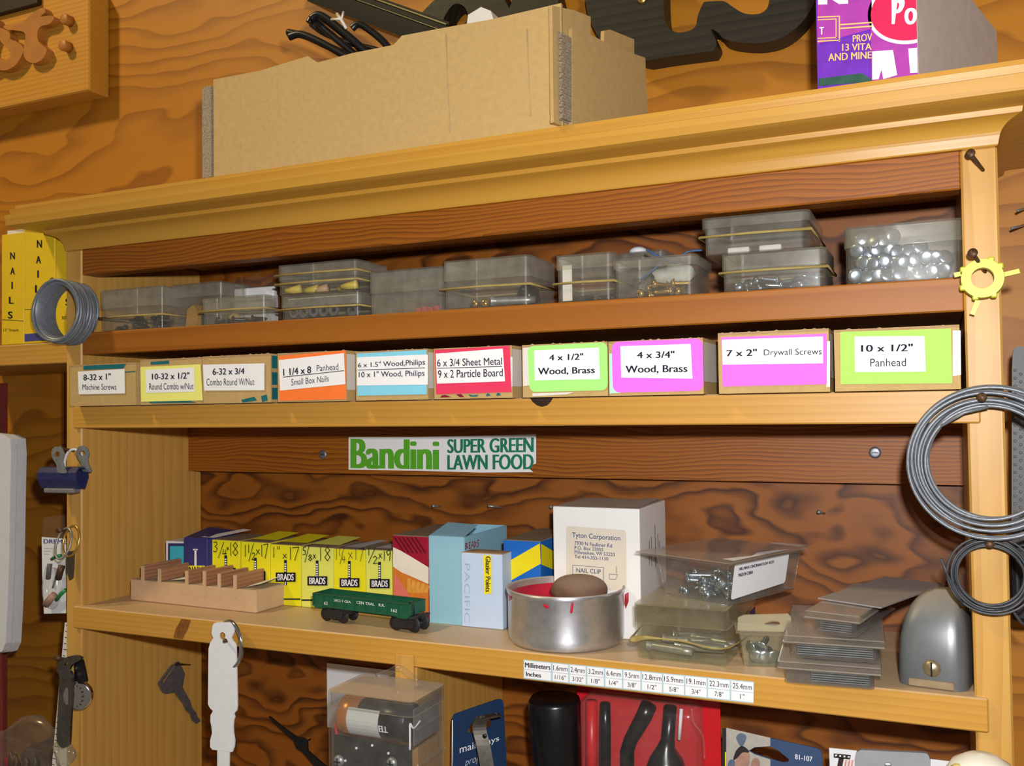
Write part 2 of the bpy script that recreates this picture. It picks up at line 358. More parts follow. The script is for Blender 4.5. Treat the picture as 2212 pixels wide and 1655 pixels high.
# ---------------------------------------------------------------- ten labelled cardboard boxes on the upper pine shelf
Z2 = .1737; YB = -.013
BX = [  # left, right, top-left row, top-right row, paper, paper quad, white quad, texts, underline, label
    (151, 293, 790, 783, None, None, ((168, 803), (269, 797), (270, 850), (170, 852)),
     [('8-32 x 1"', ((180, 809), (239, 806), (239, 820), (180, 822)), .02), ('Machine Screws', ((178, 830), (251, 829), (251, 842), (178, 842)), -.004)], [], 'leftmost small cardboard box with plain white label reading 8-32 x 1'),
    (303, 436, 776, 774, 'paleyel', ((303, 793), (433, 787), (438, 865), (305, 868)), ((314, 799), (419, 794), (421, 846), (316, 849)),
     [('10-32 x 1/2"', ((328, 807), (409, 804), (409, 818), (328, 820)), .02), ('Round Combo w/Nut', ((322, 828), (418, 827), (418, 841), (322, 842)), -.004)], [], 'cardboard box with pale yellow label reading 10-32 x 1/2'),
    (438, 585, 768, 767, None, None, ((438, 788), (571, 785), (571, 843), (441, 844)),
     [('6-32 x 3/4', ((459, 796), (528, 795), (528, 808), (459, 810)), .02), ('Combo Round W/Nut', ((446, 818), (549, 817), (549, 832), (446, 833)), -.004)], [], 'cardboard box with white label reading 6-32 x 3/4 and teal printed side'),
    (600, 749, 766, 755, 'orange', ((602, 769), (746, 757), (748, 862), (604, 866)), ((602, 778), (743, 763), (746, 830), (605, 844)),
     [('1 1/4 x 8', ((611, 797), (672, 791), (672, 806), (612, 812)), .02), ('Panhead', ((684, 789), (730, 785), (731, 799), (684, 802)), -.004), ('Small Box Nails', ((629, 819), (710, 811), (710, 824), (629, 833)), -.004)], [((611, 814), (743, 800))], 'cardboard box with orange and white label reading 1 1/4 x 8 Panhead'),
    (769, 925, 762, 752, 'ltblue', ((771, 764), (921, 756), (922, 852), (772, 855)), ((771, 772), (924, 766), (924, 831), (771, 833)),
     [('6 x 1.5" Wood,Philips', ((773, 784), (918, 775), (918, 792), (773, 797)), .004), ('10 x 1" Wood, Philips', ((775, 803), (917, 799), (917, 816), (775, 819)), .004)], [((773, 799), (918, 794))], 'cardboard box with sky blue and white label reading 6 x 1.5 Wood'),
    (938, 1107, 755, 745, 'crimson', ((939, 756), (1101, 747), (1105, 847), (942, 852)), ((941, 764), (1086, 753), (1091, 824), (944, 829)),
     [('6 x 3/4 Sheet Metal', ((944, 776), (1084, 772), (1084, 788), (944, 792)), .004), ('9 x 2 Particle Board', ((946, 800), (1086, 796), (1086, 813), (946, 817)), .004)], [((944, 795), (1085, 791))], 'cardboard box with crimson label reading 6 x 3/4 Sheet Metal'),
    (1129, 1313, 746, 738, 'limegrn', ((1139, 748), (1312, 739), (1313, 843), (1144, 847)), ((1154, 757), (1294, 751), (1296, 819), (1155, 822)),
     [('4 x 1/2"', ((1186, 766), (1260, 763), (1260, 777), (1186, 779)), .02), ('Wood, Brass', ((1162, 795), (1285, 792), (1285, 808), (1162, 812)), .02)], [], 'cardboard box with rounded lime green label reading 4 x 1/2 Wood, Brass'),
    (1316, 1520, 738, 730, 'magenta', ((1321, 739), (1518, 731), (1520, 844), (1324, 848)), ((1340, 748), (1492, 743), (1496, 818), (1342, 816)),
     [('4 x 3/4"', ((1376, 760), (1457, 758), (1457, 773), (1376, 774)), .02), ('Wood, Brass', ((1351, 790), (1485, 788), (1485, 806), (1351, 808)), .02)], [], 'cardboard box with rounded magenta label reading 4 x 3/4 Wood, Brass'),
    (1553, 1793, 719, 711, 'magenta', ((1558, 729), (1786, 721), (1786, 830), (1561, 835)), ((1559, 734), (1778, 727), (1778, 785), (1561, 788)),
     [('7 x 2"', ((1569, 756), (1635, 753.5), (1635, 769), (1569, 770)), .02), ('Drywall Screws', ((1650, 755), (1775, 752), (1775, 770), (1650, 772)), -.002)], [], 'cardboard box with white over magenta label reading 7 x 2 Drywall Screws'),
    (1804, 2076, 713, 702, 'ylwgrn', ((1815, 717), (2054, 710), (2057, 828), (1816, 830)), ((1846, 727), (1997, 726), (2000, 803), (1847, 804)),
     [('10 x 1/2"', ((1860, 745), (1972, 742.5), (1972, 759), (1860, 760)), .02), ('Panhead', ((1880, 775), (1957, 774), (1957, 791), (1880, 792)), -.002)], [], 'rightmost and largest cardboard box with yellow green label reading 10 x 1/2 Panhead')]
for i, (u0, u1, v0, v1, pap, pq, wq, txt, und, lab) in enumerate(BX):
    p = at(u0, 840, YB); q = at(u1, 840, YB); w_ = q.x - p.x
    h = (at(u0, v0, YB).z + at(u1, v1, YB).z) / 2 - Z2
    t = thing('cardboard_box', lab, 'box', (p.x, YB, Z2 + .0001), 0, 'labelled cardboard boxes on the upper shelf')
    F = Face((p.x, YB, Z2 + .0001))
    part('body', B().tub((0, 0, 0), (w_, .135, h), .0013), M['kraft'], t)
    b = B(); rag = [(k / 24 * w_, -.0002, h - .0004 + .0011 * random.random() * (k % 2)) for k in range(25)]   # torn upper edge
    for a_, c_ in zip(rag, rag[1:]): b.add([(a_[0], -.0001, h - .0015), (c_[0], -.0001, h - .0015), c_, a_, (a_[0], .001, h - .0015), (c_[0], .001, h - .0015), (c_[0], .001, c_[2]), (a_[0], .001, a_[2])], [(0, 1, 2, 3), (5, 4, 7, 6), (3, 2, 6, 7)])
    part('torn_edge', b, M['kraftb'], t)
    L = None
    if pap:
        qq = F.quad(*pq, lift=.0006); b = B()
        if i in (6, 7): rquad(b, qq, .14)
        else: b.poly(qq[::-1])
        L = part('colored_label', b, M[pap], t, 'printed paper label')
    b = B().poly(F.quad(*wq, lift=.0009)[::-1])
    for s, qd, bold in txt: b.text(s, F.quad(*qd, lift=.0012), 1, bold)
    for (a0, a1) in und: b.poly(F.quad(a0, a1, (a1[0], a1[1] + 1.4), (a0[0], a0[1] + 1.4), lift=.0012)[::-1], 1)
    part('white_label', b, [M['paper'], M['ink']], L or t)
    b = B()
    if i == 0:
        b.poly(F.quad((180, 790), (272, 786), (266, 796), (180, 799), lift=.0004)[::-1]); b.poly(F.quad((270, 803), (292, 801), (292, 803), (270, 805), lift=.0004)[::-1])
    if i == 1: b.poly(F.quad((325, 782), (365, 779), (365, 786), (325, 788), lift=.0004)[::-1]); part('printed_marks', b, M['teal'], t); b = B(); b.poly(F.quad((318, 866), (410, 866), (425, 870), (325, 871), lift=.0004)[::-1])
    if i == 2:
        for q4 in (((521, 864), (549, 857), (555, 865), (524, 870)), ((564, 856), (576, 852), (578, 865), (566, 869))): b.poly(F.quad(*q4, lift=.0004)[::-1])
        for (za, zb) in ((.06, .3), (.36, .62), (.7, .96)): b.poly([(w_ + .0003, .001, za * h), (w_ + .0003, .05, za * h), (w_ + .0003, .05, zb * h), (w_ + .0003, .001, zb * h)])
    if i == 5:
        for k, q4 in enumerate((((955, 854), (962, 853), (975, 858), (950, 859)), ((985, 852), (996, 851), (1003, 858), (993, 858)), ((1012, 852), (1022, 854), (1034, 853), (1030, 857), (1016, 857)), ((1052, 850), (1056, 850), (1060, 855), (1049, 856)), ((1074, 849), (1079, 849), (1082, 854), (1072, 855)))): b.poly(F.quad(*q4, lift=.0004)[::-1], int(k < 2))
    if b.f: part('printed_marks', b, [M['teal'], M['darkred']], t)
    b = B()
    if i in (3, 4, 5, 7, 8): b.poly([(w_ + .0004, -.0004, .22 * h), (w_ + .0004, .06, .22 * h), (w_ + .0004, .06, .93 * h), (w_ + .0004, -.0004, .93 * h)])
    if i in (5, 8): part('paper_tape', b, M['tape'], t); b = B(); b.poly(F.quad((u1 - 8, v1 + 26), (u1, v1 + 26), (u1, 836), (u1 - 8, 836), lift=.0003)[::-1])
    if i == 6: b.poly(F.quad((1129, 752), (1145, 750), (1150, 832), (1130, 834), lift=.0004)[::-1]); part('paper_tape', b, M['tape'], t); b = B(); b.poly(F.quad((1150, 850), (1240, 847), (1225, 852), (1150, 856), lift=.0003)[::-1])
    if i == 7: b.poly(F.quad((1316, 764), (1330, 764), (1340, 849), (1317, 850), lift=.0003)[::-1], 1); part('mint_paper', B().poly([tuple(q) for q in b.v[-4:]]), M['mint'], t); b.v = b.v[:-4]; b.f = b.f[:-1]; b.m = b.m[:-1]; b.s = b.s[:-1]
    if i == 9: b.poly(F.quad((2058, 714), (2075, 714), (2076, 810), (2058, 813), lift=.0004)[::-1])
    if b.f: part('paper_tape', b, [M['tape'], M['mint']], t)
# ---------------------------------------------------------------- screws (one mesh of each kind, shared by all its copies)
def screw_mesh(name, mat, L=.014, rs=.0019, rh=.0042, hh=.0024, kind='pan', slot=True, thread=True):
    b = B(); pr = []
    if kind == 'pan': pr = [(0, 0), (rh * .55, .0001), (rh * .88, hh * .35), (rh, hh * .75), (rh, hh), (rs, hh)]
    elif kind == 'round': pr = [(0, 0)] + [(rh * math.sin(a), hh * (1 - math.cos(a))) for a in (.35, .7, 1.1, 1.57)] + [(rs, hh)]
    else: pr = [(0, 0), (rh, .0001), (rh, .0005), (rs, hh)]
    n = 12 if thread else 2; z0 = hh + .001; pr += [(rs, z0)]
    for k in range(n):
        z = z0 + (L - z0) * k / n; f_ = 1 if k < n * .8 or kind == 'bolt' else (1 - (k / n - .8) * 4)
        pr += [(rs * (1.08 if thread else 1) * f_, z + .0002), (rs * (.78 if thread else 1) * f_, z + (L - z0) / n * .5)]
    pr += [(rs * .3 if kind != 'bolt' else rs * .9, L), (0, L)]
    b.lathe(pr[1:] if False else pr, 0, 14)
    if slot:
        s = rh * .55
        b.box((-s, -.0003, -.00012), (s, .0003, .0006), 1); b.box((-.0003, -s, -.00012), (.0003, s, .0006), 1)
    me = bpy.data.meshes.new(name); me.from_pydata([tuple(p) for p in b.v], [], b.f)
    me.materials.append(mat); me.materials.append(M['dsteel']); me.polygons.foreach_set('material_index', b.m); me.polygons.foreach_set('use_smooth', b.s); me.update(); return me
SM = dict(pan=screw_mesh('pan_screw', M['zinc'], .013, .0018, .0046, .0014, 'pan', False), sheet=screw_mesh('sheet_screw', M['zinc'], .011, .0014, .0030, .0018),
          machine=screw_mesh('machine_screw', M['zinc'], .021, .0017, .0032, .0022, 'round'), brass=screw_mesh('brass_screw', M['brass'], .014, .0014, .0032, .0024, 'round'),
          dark=screw_mesh('dark_screw', M['dsteel'], .013, .0016, .0030, .0020), bolt=screw_mesh('smooth_bolt', M['steel'], .032, .0028, .0045, .003, 'bolt', False, False))
from mathutils import Euler, Quaternion
def put(name, me, loc, d, label, cat, group):                # a screw with its head at loc pointing (head to tip) along d
    o = bpy.data.objects.new(name, me); COL.objects.link(o); o.location = loc
    o.rotation_euler = Vector(d).to_track_quat('Z', 'Y').to_euler(); return tag(o, label, cat, group)
# ---------------------------------------------------------------- clear plastic cases on the redwood shelf
Z1 = .2384
def case(lab, u0, u1, vl, vr, y, dep, z=Z1, lidf=.45, bands=(), taper=.0, mat='clear', lidmat='clearlid', over=.0009, vb=None, group='clear plastic cases on the redwood shelf', rz=0.):
    vm = 620; p = at(u0, vm, y); q = at(u1, vm, y); w_ = q.x - p.x
    h = (at(u0, vl, y).z + at(u1, vr, y).z) / 2 - z
    t = thing('clear_plastic_case', lab, 'case', (p.x, y, z), rz, group)
    part('tray', B().tub((0, 0, 0), (w_, dep, h - .0014), .0011, taper=taper, r=.0034), M[mat], t)
    e = over; hl = h * lidf
    b = B(); b.tub((-e, -e, 0), (w_ + e, dep + e, hl), .0010, r=.0042)
    for v in b.v: v.z = h - v.z
    b.f = [f[::-1] for f in b.f]
    part('lid', b, M[lidmat], t)
    for f_ in bands:
        g = e + .0009; zb = h * f_; pts = [(-g, -g, zb), (w_ / 2, -g, zb + .0004), (w_ + g, -g, zb), (w_ + g, dep + g, zb + .0008), (-g, dep + g, zb + .0004)]
        part('rubber_band', B().tube(pts, .0010, n=6, closed=True, flat=.7), M['band'], t)
    return t, p.x, w_, h
def sc(k, x, y, z, d, lab, group, nm='screw', cat='screw'): return put(nm, SM[k], (x, y, z), d, lab, cat, group)
def pile(k, box, n, r, lab, group, nm='screw', Ls=.013, hang=0., cat='screw'):   # n screws lying loosely, spread over a grid so that few cross
    x0, x1, y0, y1, z = box
    for i in range(n):
        a = random.uniform(0, 6.28); x = x0 + (x1 - x0) * ((i * .618034) % 1); y = y0 + (y1 - y0) * ((i * .754878 + .1) % 1)
        lay = int(i * 1.0 / max(1, n) * hang) if hang else 0
        d = Vector((math.cos(a), math.sin(a), random.uniform(-.12, .12))); c = Vector((x, y, z + r + lay * r * 1.7))
        h = c - d * Ls / 2
        h.x = min(max(h.x, x0 - .002), x1 + .002); h.y = min(max(h.y, y0 - .002), y1 + .002)
        e_ = h + d * Ls; h.x += min(0, x1 + .003 - e_.x) + max(0, x0 - .003 - e_.x); h.y += min(0, y1 + .003 - e_.y) + max(0, y0 - .003 - e_.y)
        sc(k, h.x, h.y, h.z, d, lab, group, nm, cat)
def lump(b, c, r, mat=0, seed=0, sq=(1, 1, 1), n=2, amp=.18):
    rnd = random.Random(seed); bm = bmesh.new(); bmesh.ops.create_icosphere(bm, subdivisions=n, radius=1)
    ph = [rnd.uniform(0, 6) for _ in range(6)]
    for v in bm.verts:
        p = v.co.copy(); s = 1 + amp * (math.sin(p.x * 3 + ph[0]) * math.sin(p.y * 3 + ph[1]) + .6 * math.sin(p.z * 5 + ph[2] + p.x * 4))
        v.co = Vector(c) + Vector((p.x * sq[0], p.y * sq[1], p.z * sq[2])) * r * s
    return b.bmesh(bm, mat, True)
# A: dark screws
t, x, w_, h = case('small clear case holding dark screws, leftmost on the redwood shelf', 217, 350, 626, 619, .006, .042, bands=(.33,))
pile('dark', (x + .008, x + w_ - .007, .016, .040, Z1 + .0015), 18, .0025, 'small dark screw in the leftmost clear case', 'dark screws in the leftmost clear case', 'dark_screw', hang=3.)
# B: behind A and C, with a piece of light wood and dark clips
t, x, w_, h = case('clear case with rounded lid standing behind, holding a pale wood scrap and dark clips', 372, 478, 615, 609, .022, .06, lidf=.3, over=.0016)
tag(B().prism([(0, 0), (.012, 0), (.015, .012), (.009, .020), (.002, .016)], lambda a, c: (x + .008 + a, .029, Z1 + .0014 + c), (0, .02, 0)).make('wood_scrap', M['pine_crown']), 'pale wood scrap inside the clear case with rounded lid', 'wood scrap')
tag(B().prism([(0, 0), (.013, 0), (.013, .009), (.009, .012), (.006, .008), (.003, .012), (0, .010)], lambda a, c: (x + .026 + a, .029, Z1 + .0014 + c), (0, .012, 0)).make('spring_clip', M['dsteel']), 'black spring clip beside the pale wood scrap in a clear case', 'clip')
# C: low case in front of B
t, x, w_, h = case('low clear case with a rubber band, in front of a clear plastic bag', 437, 571, 645, 637, .004, .017, lidf=.55, bands=(.5,))
pile('dark', (x + .008, x + w_ - .007, .012, .017, Z1 + .0015), 5, .0025, 'dark screw lying in the low clear case', 'dark screws in the low clear case', 'dark_screw')
tag(lump(B(), (x + .024, .014, Z1 + .0055), .0042, seed=3, sq=(1.5, .8, .9)).make('felt_scrap', M['band']), 'tan scrap lying among dark screws in the low clear case', 'scrap')
# D: plastic bag of white pads
t = thing('plastic_bag', 'crumpled clear plastic bag of white pads wedged behind the low clear case', 'bag', (at(545, 620, .05).x, .05, Z1))
b = B(); n = 14
for j in range(n):
    for i in range(n):
        a = i / (n - 1) - .5; c = j / (n - 1); b.v.append(Vector((a * .056 * (1 - .15 * c) + .0015 * math.sin(9 * c + 5 * a), .006 * math.cos(a * 6) * (1 - c * .6) * -1 + .003 * math.sin(13 * a + 7 * c), c * .0455 + .002 * math.sin(a * 15))))
for j in range(n - 1):
    for i in range(n - 1): b.f.append((j * n + i, j * n + i + 1, (j + 1) * n + i + 1, (j + 1) * n + i)); b.m.append(0); b.s.append(True)
part('film', b, M['clearnew'], t)
for k in range(3): part('white_pad', B().rbox((-.022 + .001 * k, .002 + k * .0042, .001), (.021 - .002 * k, .0055 + k * .0042, .036 - .003 * k), .0012), M['paper'], t)
# E: two stacked cases of washers and yellow anchors
t, x, w_, h = case('clear case of grey washers, lower of the banded pair', 607, 775, 637, 629, .006, .045, lidf=.5, bands=(.42,))
hE = h
b = B().rbox((x + .003, .010, Z1 + h * .52), (x + w_ - .003, .046, Z1 + h * .9), .001); tag(b.make('foam_pad', M['greyfoam']), 'grey speckled foam pad in the clear case of washers', 'foam')
for k in range(7):
    b = B(); Mx = Matrix.Translation((x + .009 + k * .0095 % (w_ - .018), .0105 + .011 * (k // 5), Z1 + .0066)) @ Matrix.Rotation(math.pi / 2, 4, 'X') @ Matrix.Rotation(.3 * k, 4, 'Z')
    b.lathe([(.0022, -.0006), (.0046, -.0006), (.0046, .0006), (.0022, .0006), (.0022, -.0006)], 0, 18, Mx, False); b.f = [f for f in b.f if len(f) == 4]; b.m = b.m[:len(b.f)]; b.s = b.s[:len(b.f)]
    tag(b.make('washer', M['greyfoam']), 'grey steel washer standing in the lower banded clear case', 'washer', 'washers in the lower banded clear case')
zE = Z1 + h + .0002
t, x, w_, h = case('clear case of yellow plastic anchors, upper of the banded pair', 601, 770, 572, 562, .006, .045, z=zE, lidf=.5, bands=(.36, .66))
M['yelplast'] = pm('yellow_plastic', (.68, .52, .05), .4, var=.06); M['tanplast'] = pm('tan_plastic', (.60, .36, .19), .45, var=.06)
for k, (fx, m_) in enumerate(((.14, 'yelplast'), (.42, 'tanplast'), (.68, 'yelplast'), (.86, 'yelplast'), (.3, 'yelplast'))):
    b = B().tube([(x + w_ * fx - .007, .012 + .007 * (k % 3), zE + .0045), (x + w_ * fx, .012 + .007 * (k % 3), zE + .0046), (x + w_ * fx + .007, .0125 + .007 * (k % 3), zE + .0055)], [.0022, .0030, .0034], n=10)
    tag(b.make('wall_anchor', M[m_]), ('tan' if m_ == 'tanplast' else 'yellow') + ' plastic wall anchor in the upper banded clear case', 'anchor', None if m_ == 'tanplast' else 'yellow anchors in the upper banded clear case')
# F: foggy case
t, x, w_, h = case('foggy clear case with red bits at its bottom', 798, 955, 587, 576, .012, .05, lidf=.5, mat='clearfog', lidmat='clearfog')
M['redplast'] = pm('red_plastic', (.60, .02, .03), .4, var=.1)
for k in range(4): tag(B().rbox((x + w_ * .6 + k * .0052, .016, Z1 + .0013), (x + w_ * .6 + k * .0052 + .0042, .021, Z1 + .0045 + .001 * (k % 2)), .0008).make('wire_nut', M['redplast']), 'small red plastic piece in the foggy clear case', 'red piece', 'red pieces in the foggy case')
# G: large case with few brass screws
t, x, w_, h = case('large clear case with a rubber band and a few brass screws', 959, 1142, 566, 549, .005, .05, lidf=.42, bands=(.42,))
for k in range(2): sc('brass', x + .020 + k * .009, .012, Z1 + .0045, (.3 - .5 * k, 1, 0), 'brass screw in the large banded clear case', 'brass screws in the large clear case', 'brass_screw')
sc('bolt', x + .034, .014, Z1 + .0056, (1, .25, 0), 'grey steel pin in the large banded clear case', None, 'steel_pin', 'pin')
tag(lump(B(), (x + .058, .026, Z1 + .0095), .0078, seed=9, sq=(1, .8, 1), amp=.3).make('black_clip', M['dsteel']), 'black wad of clips in the large banded clear case', 'clip')
# H: narrow case
t, x, w_, h = case('clear case with a band between the large case and the brass screws', 1203, 1322, 552, 545, .006, .045, lidf=.3, bands=(.4,))
pile('dark', (x + .007, x + w_ - .007, .014, .04, Z1 + .0014), 5, .0025, 'dark screw in the narrow banded clear case', 'dark screws in the narrow clear case', 'dark_screw')
tag(B().rbox((x + .0035, .0075, Z1 + .0014), (x + .0105, .0085, Z1 + h * .8), .0003).make('paper_slip', M['tape']), 'pale paper slip inside the narrow clear case', 'paper')
# H2: low case behind with white knob on top
t, x, w_, h = case('low clear case at the back, behind the brass screws', 1340, 1436, 549, 536, .07, .05, lidf=.4)
tag(B().lathe([(0, .0062), (.004, .006), (.0066, .004), (.007, .0015), (.006, 0)], 0, 24, Matrix.Translation((at(1372, 535, .082).x, .09, Z1 + h + .0004))).make('white_disc', M['paper']), 'white round plastic disc on the back clear case', 'disc')
# I: brass screws
t, x, w_, h = case('clear case of brass screws with a twist of blue cord', 1328, 1499, 563, 547, .006, .05, lidf=.24, over=.0014, bands=())
pile('brass', (x + .016, x + w_ - .007, .014, .038, Z1 + .0016), 14, .003, 'round head brass screw in the clear case with blue cord', 'brass screws with the blue cord', 'brass_screw', .014, 2.)
M['bluecord'] = pm('blue_cord', (.05, .12, .26), .7, var=.2); M['white_rag'] = pm('crumpled_white_tissue', (.52, .52, .46), .8, var=.15, bumpy=.5)
tag(lump(B(), (x + .034, .030, Z1 + .0165), .0105, seed=4, sq=(1.5, .7, .75), amp=.3).make('tissue', M['white_rag']), 'crumpled white tissue among the brass screws', 'tissue')
tag(B().tube(spline([(x + .016, .013, Z1 + .013), (x + .022, .015, Z1 + .018), (x + .030, .017, Z1 + .026), (x + .024, .018, Z1 + .031), (x + .019, .018, Z1 + .034), (x + .028, .018, Z1 + .028), (x + .040, .017, Z1 + .024), (x + .046, .018, Z1 + .030), (x + .056, .02, Z1 + .031)], 5), .0007, n=6).make('cord', M['bluecord']), 'twisted blue cord above the brass screws', 'cord')
# J: two stacked cases
t, x, w_, h = case('clear case of loose screws, under a bigger case with overhanging lid', 1562, 1783, 549, 534, .004, .05, lidf=.42, bands=(.5,))
pile('sheet', (x + .008, x + w_ - .008, .012, .042, Z1 + .0014), 16, .0025, 'zinc screw in the lower of two stacked cases', 'zinc screws in the lower stacked case', 'screw', .011, 2.)
zJ = Z1 + h + .0002; vt = (478 + 446) / 2
t, x, w_, h = case('clear case with overhanging lid stacked on top, near right end', 1524, 1746, 478, 447, .004, .075, z=zJ, lidf=.28, over=.0018, bands=(.48,))
for k in range(2): tag(B().rbox((x + .012 + .02 * k, .016, zJ + .0013), (x + .026 + .02 * k, .026, zJ + .006), .001).make('glue_block', M['tape']), 'pale block inside the top case with overhanging lid', 'block', 'pale blocks in the stacked top case')
# K: pan head screws
t, x, w_, h = case('clear case packed with shiny pan head screws, rightmost on the redwood shelf', 1828, 2080, 492, 470, .006, .05, lidf=.36)
k_ = 0
for row in range(4):
    n_ = 9 if row < 2 else (7 if row == 2 else 4)
    for i in range(n_):
        for lay in (0, 1):
            px_ = x + .0062 + (i + .5 * (row % 2)) * (w_ - .0145) / 8.4 + random.uniform(-.0008, .0008); pz = Z1 + .0058 + row * .0072 + random.uniform(-.0012, .0012) * (row > 0)
            if px_ > x + w_ - .006 or (row == 3 and lay): continue
            sc('pan', px_, .0088 + .0155 * lay + random.uniform(0, .002) + .002 * (row > 1), pz, (random.uniform(-.45, .45), 1, random.uniform(-.35, .35)), 'shiny zinc pan head screw in the rightmost clear case', 'pan head screws in the rightmost clear case', 'pan_head_screw')
# ---------------------------------------------------------------- things on the lower pine shelf
M.update(
    beech=pm('raw_wood_block', (.60, .40, .235), .7, var=.05, scale=60, spec=.25, dusty=(.48, .36, .24)),
    slat=wood('red_brown_veneer', (.42, .20, .10), (.26, .10, .045), 'y', 300, 3., 1.5, 30, rough=.6, dusty=(.42, .26, .15)),
    navy=pm('navy_print', (.035, .035, .16), .5, var=.05), navyl=pm('blue_violet_print', (.06, .06, .25), .5, var=.05),
    turq=pm('turquoise_print', (.05, .55, .68), .5, var=.05),
    yel1=pm('yellow_carton', (.82, .75, .012), .5, var=.02), yel2=pm('pale_yellow_carton', (.74, .76, .13), .5, var=.02),
    pen=pm('green_black_marker', (.010, .04, .012), .6, var=.2), penred=pm('red_pen', (.35, .02, .05), .6, var=.1), pengr=pm('grey_print', (.30, .42, .55), .6, var=.05),
    dustlid=pm('dusty_carton_top', (.30, .22, .13), .85, var=.12),
    maroon=pm('dark_red_carton', (.33, .008, .03), .4, var=.05), cream=pm('cream_print', (.80, .72, .62), .5, var=.05), ambr=pm('amber_print', (.66, .20, .025), .45, var=.1), rose=pm('rose_print', (.72, .17, .13), .45, var=.06),
    bluebox=pm('light_blue_carton', (.27, .50, .62), .65, var=.02, spec=.2), bluepale=pm('pale_blue_carton', (.50, .62, .82), .65, var=.02, spec=.2),
    royal=pm('royal_blue_print', (.01, .14, .55), .45, var=.03), yelprint=pm('yellow_print', (.90, .74, .01), .45, var=.03),
    white=pm('white_carton', (.80, .79, .77), .6, var=.02, spec=.25, dusty=(.42, .36, .28)), sticker=pm('cream_sticker', (.70, .63, .52), .6, var=.03),
    alu=pm('brushed_aluminum', (.74, .74, .77), .42, .9, var=.1, scale=150, dusty=(.40, .33, .26)), redpaint=pm('red_paint', (.50, .02, .045), .3, var=.1, scale=60),
    stone=pm('brown_rubber', (.17, .095, .06), .75, var=.12, dusty=(.26, .18, .13)),
    green=pm('green_railcar_paint', (.012, .105, .05), .42, var=.12, dusty=(.16, .15, .09)), gblack=pm('truck_black', (.02, .02, .02), .5, var=.2, dusty=(.09, .075, .06)), railwhite=pm('white_lettering', (.70, .75, .70), .6, var=0),
    greymetal=pm('grey_enamel', (.135, .145, .15), .33, .2, var=.08, spec=.5, dusty=(.33, .27, .18), scale=60), greycard=pm('grey_card', (.26, .24, .24), .7, var=.06, dusty=(.32, .28, .25)),
    caseclr=clear('dusty_clear_case', (.95, .95, .95), .035, (.45, .43, .40), .05, dusty=(.40, .34, .28)),
)
def carton(name, lab, u0, u1, vt, y, dep, mats, group=None, side_mat=None, top='dustlid', h=None, rz=0., cat='box', vtr=None):
    p = at(u0, 1250, y); q = at(u1, 1250, y); w_ = (q - p).length
    h = h or at((u0 + u1) / 2, vt, y).z
    t = thing(name, lab, cat, (p.x, y, .0002), rz, group); b = B().rbox((0, 0, 0), (w_, dep, h), .0005, seg=1)
    b.m = [1 if all(abs(b.v[i].z - h) < .0012 for i in f) else 0 for f in b.f]
    part('carton', b, [mats, M[top]], t); return t, Face((p.x, y, .0002), rz), w_, h
# --- slotted wooden block with thin slats and paper slips
p, q = az(281, 1297), az(553, 1326); rz = math.atan2(q.y - p.y, q.x - p.x); w_ = (q - p).length; hb = .0186; db = .046
t = thing('slotted_block', 'pale wooden block with slotted brown slats and white slips', 'block', (p.x, p.y, .0002), rz)
F = Face(t.location, rz)
part('block', B().rbox((0, 0, 0), (w_, db, hb), .0008, seg=1), M['beech'], t)
xs = [F.px(u, 1270).x for u in (305, 341, 400, 438, 470, 504)]
for k, x in enumerate(xs):
    hs = .0118 + .0012 * (k % 3 == 0); lo = hb if k != 2 else hb - .0
    part('slat', B().rbox((x, .0005, hb + .0001), (x + .0034, .0475, hb + hs), .0004, seg=1), [M['slat']], t, 'red brown slat')
    part('slat_edge', B().box((x, -.0003, hb - .008), (x + .0034, .00055, hb + hs - .0003)), M['beech'], t)
for k, (x0, x1, z) in enumerate(((xs[0] + .006, xs[1] - .001, .0042), (xs[1] + .006, xs[2] - .001, .0058), (xs[5] + .006, xs[5] + .024, .0075))):
    part('paper_slip', B().add([(x0, .006, hb + .0006), (x1, .006, hb + z * .6), (x1, .040, hb + z), (x0, .040, hb + .0006)], [(0, 1, 2, 3), (3, 2, 1, 0)]), M['paper'], t, 'white slip')
# --- turquoise box, navy nails box
t, F, w_, h = carton('small_carton', 'small white carton with turquoise panel, behind the slotted block', 358, 400, 1170, .078, .03, M['paper'], top='paper')
part('printed_panel', B().poly(F.rect(363, 1174, 400, 1260, .0003)[::-1]), M['navy'], t); part('printed_panel', B().poly(F.rect(367, 1180, 398, 1260, .0005)[::-1]), M['turq'], t)
t, F, w_, h = carton('nail_carton', 'navy blue carton with white nail picture, left of the yellow brads', 397, 448, 1163, .066, .04, M['navy'], 'brad and nail cartons', top='navyl')
part('side_panel_print', B().poly([(w_ + .0003, .0008, .001), (w_ + .0003, .04, .001), (w_ + .0003, .04, h - .001), (w_ + .0003, .0008, h - .001)]), M['navyl'], t)
b = B().poly(F.rect(420, 1188, 424.5, 1224, .0004)[::-1]); b.poly(F.rect(417, 1186, 427, 1189, .0004)[::-1])
part('nail_picture', b, M['paper'], t)
b = B().poly(F.rect(404, 1222, 442, 1240, .0005)[::-1]); b.text('NAILS', F.rect(408, 1224, 440, 1236, .0007), 1, .02); part('printed_label', b, [M['yel1'], M['ink']], t)
part('open_flap', B().add([(0, .002, h), (w_, .002, h), (w_ + .012, .03, h + .004), (.002, .03, h + .006)], [(0, 1, 2, 3), (3, 2, 1, 0)]), M['navy'], t)
part('white_flap', B().add([(w_ * .6, .004, h + .0006), (w_ + .004, .004, h + .0004), (w_ + .022, .034, h + .0048), (w_ + .012, .034, h + .0052)], [(0, 1, 2, 3), (3, 2, 1, 0)]), M['paper'], t)
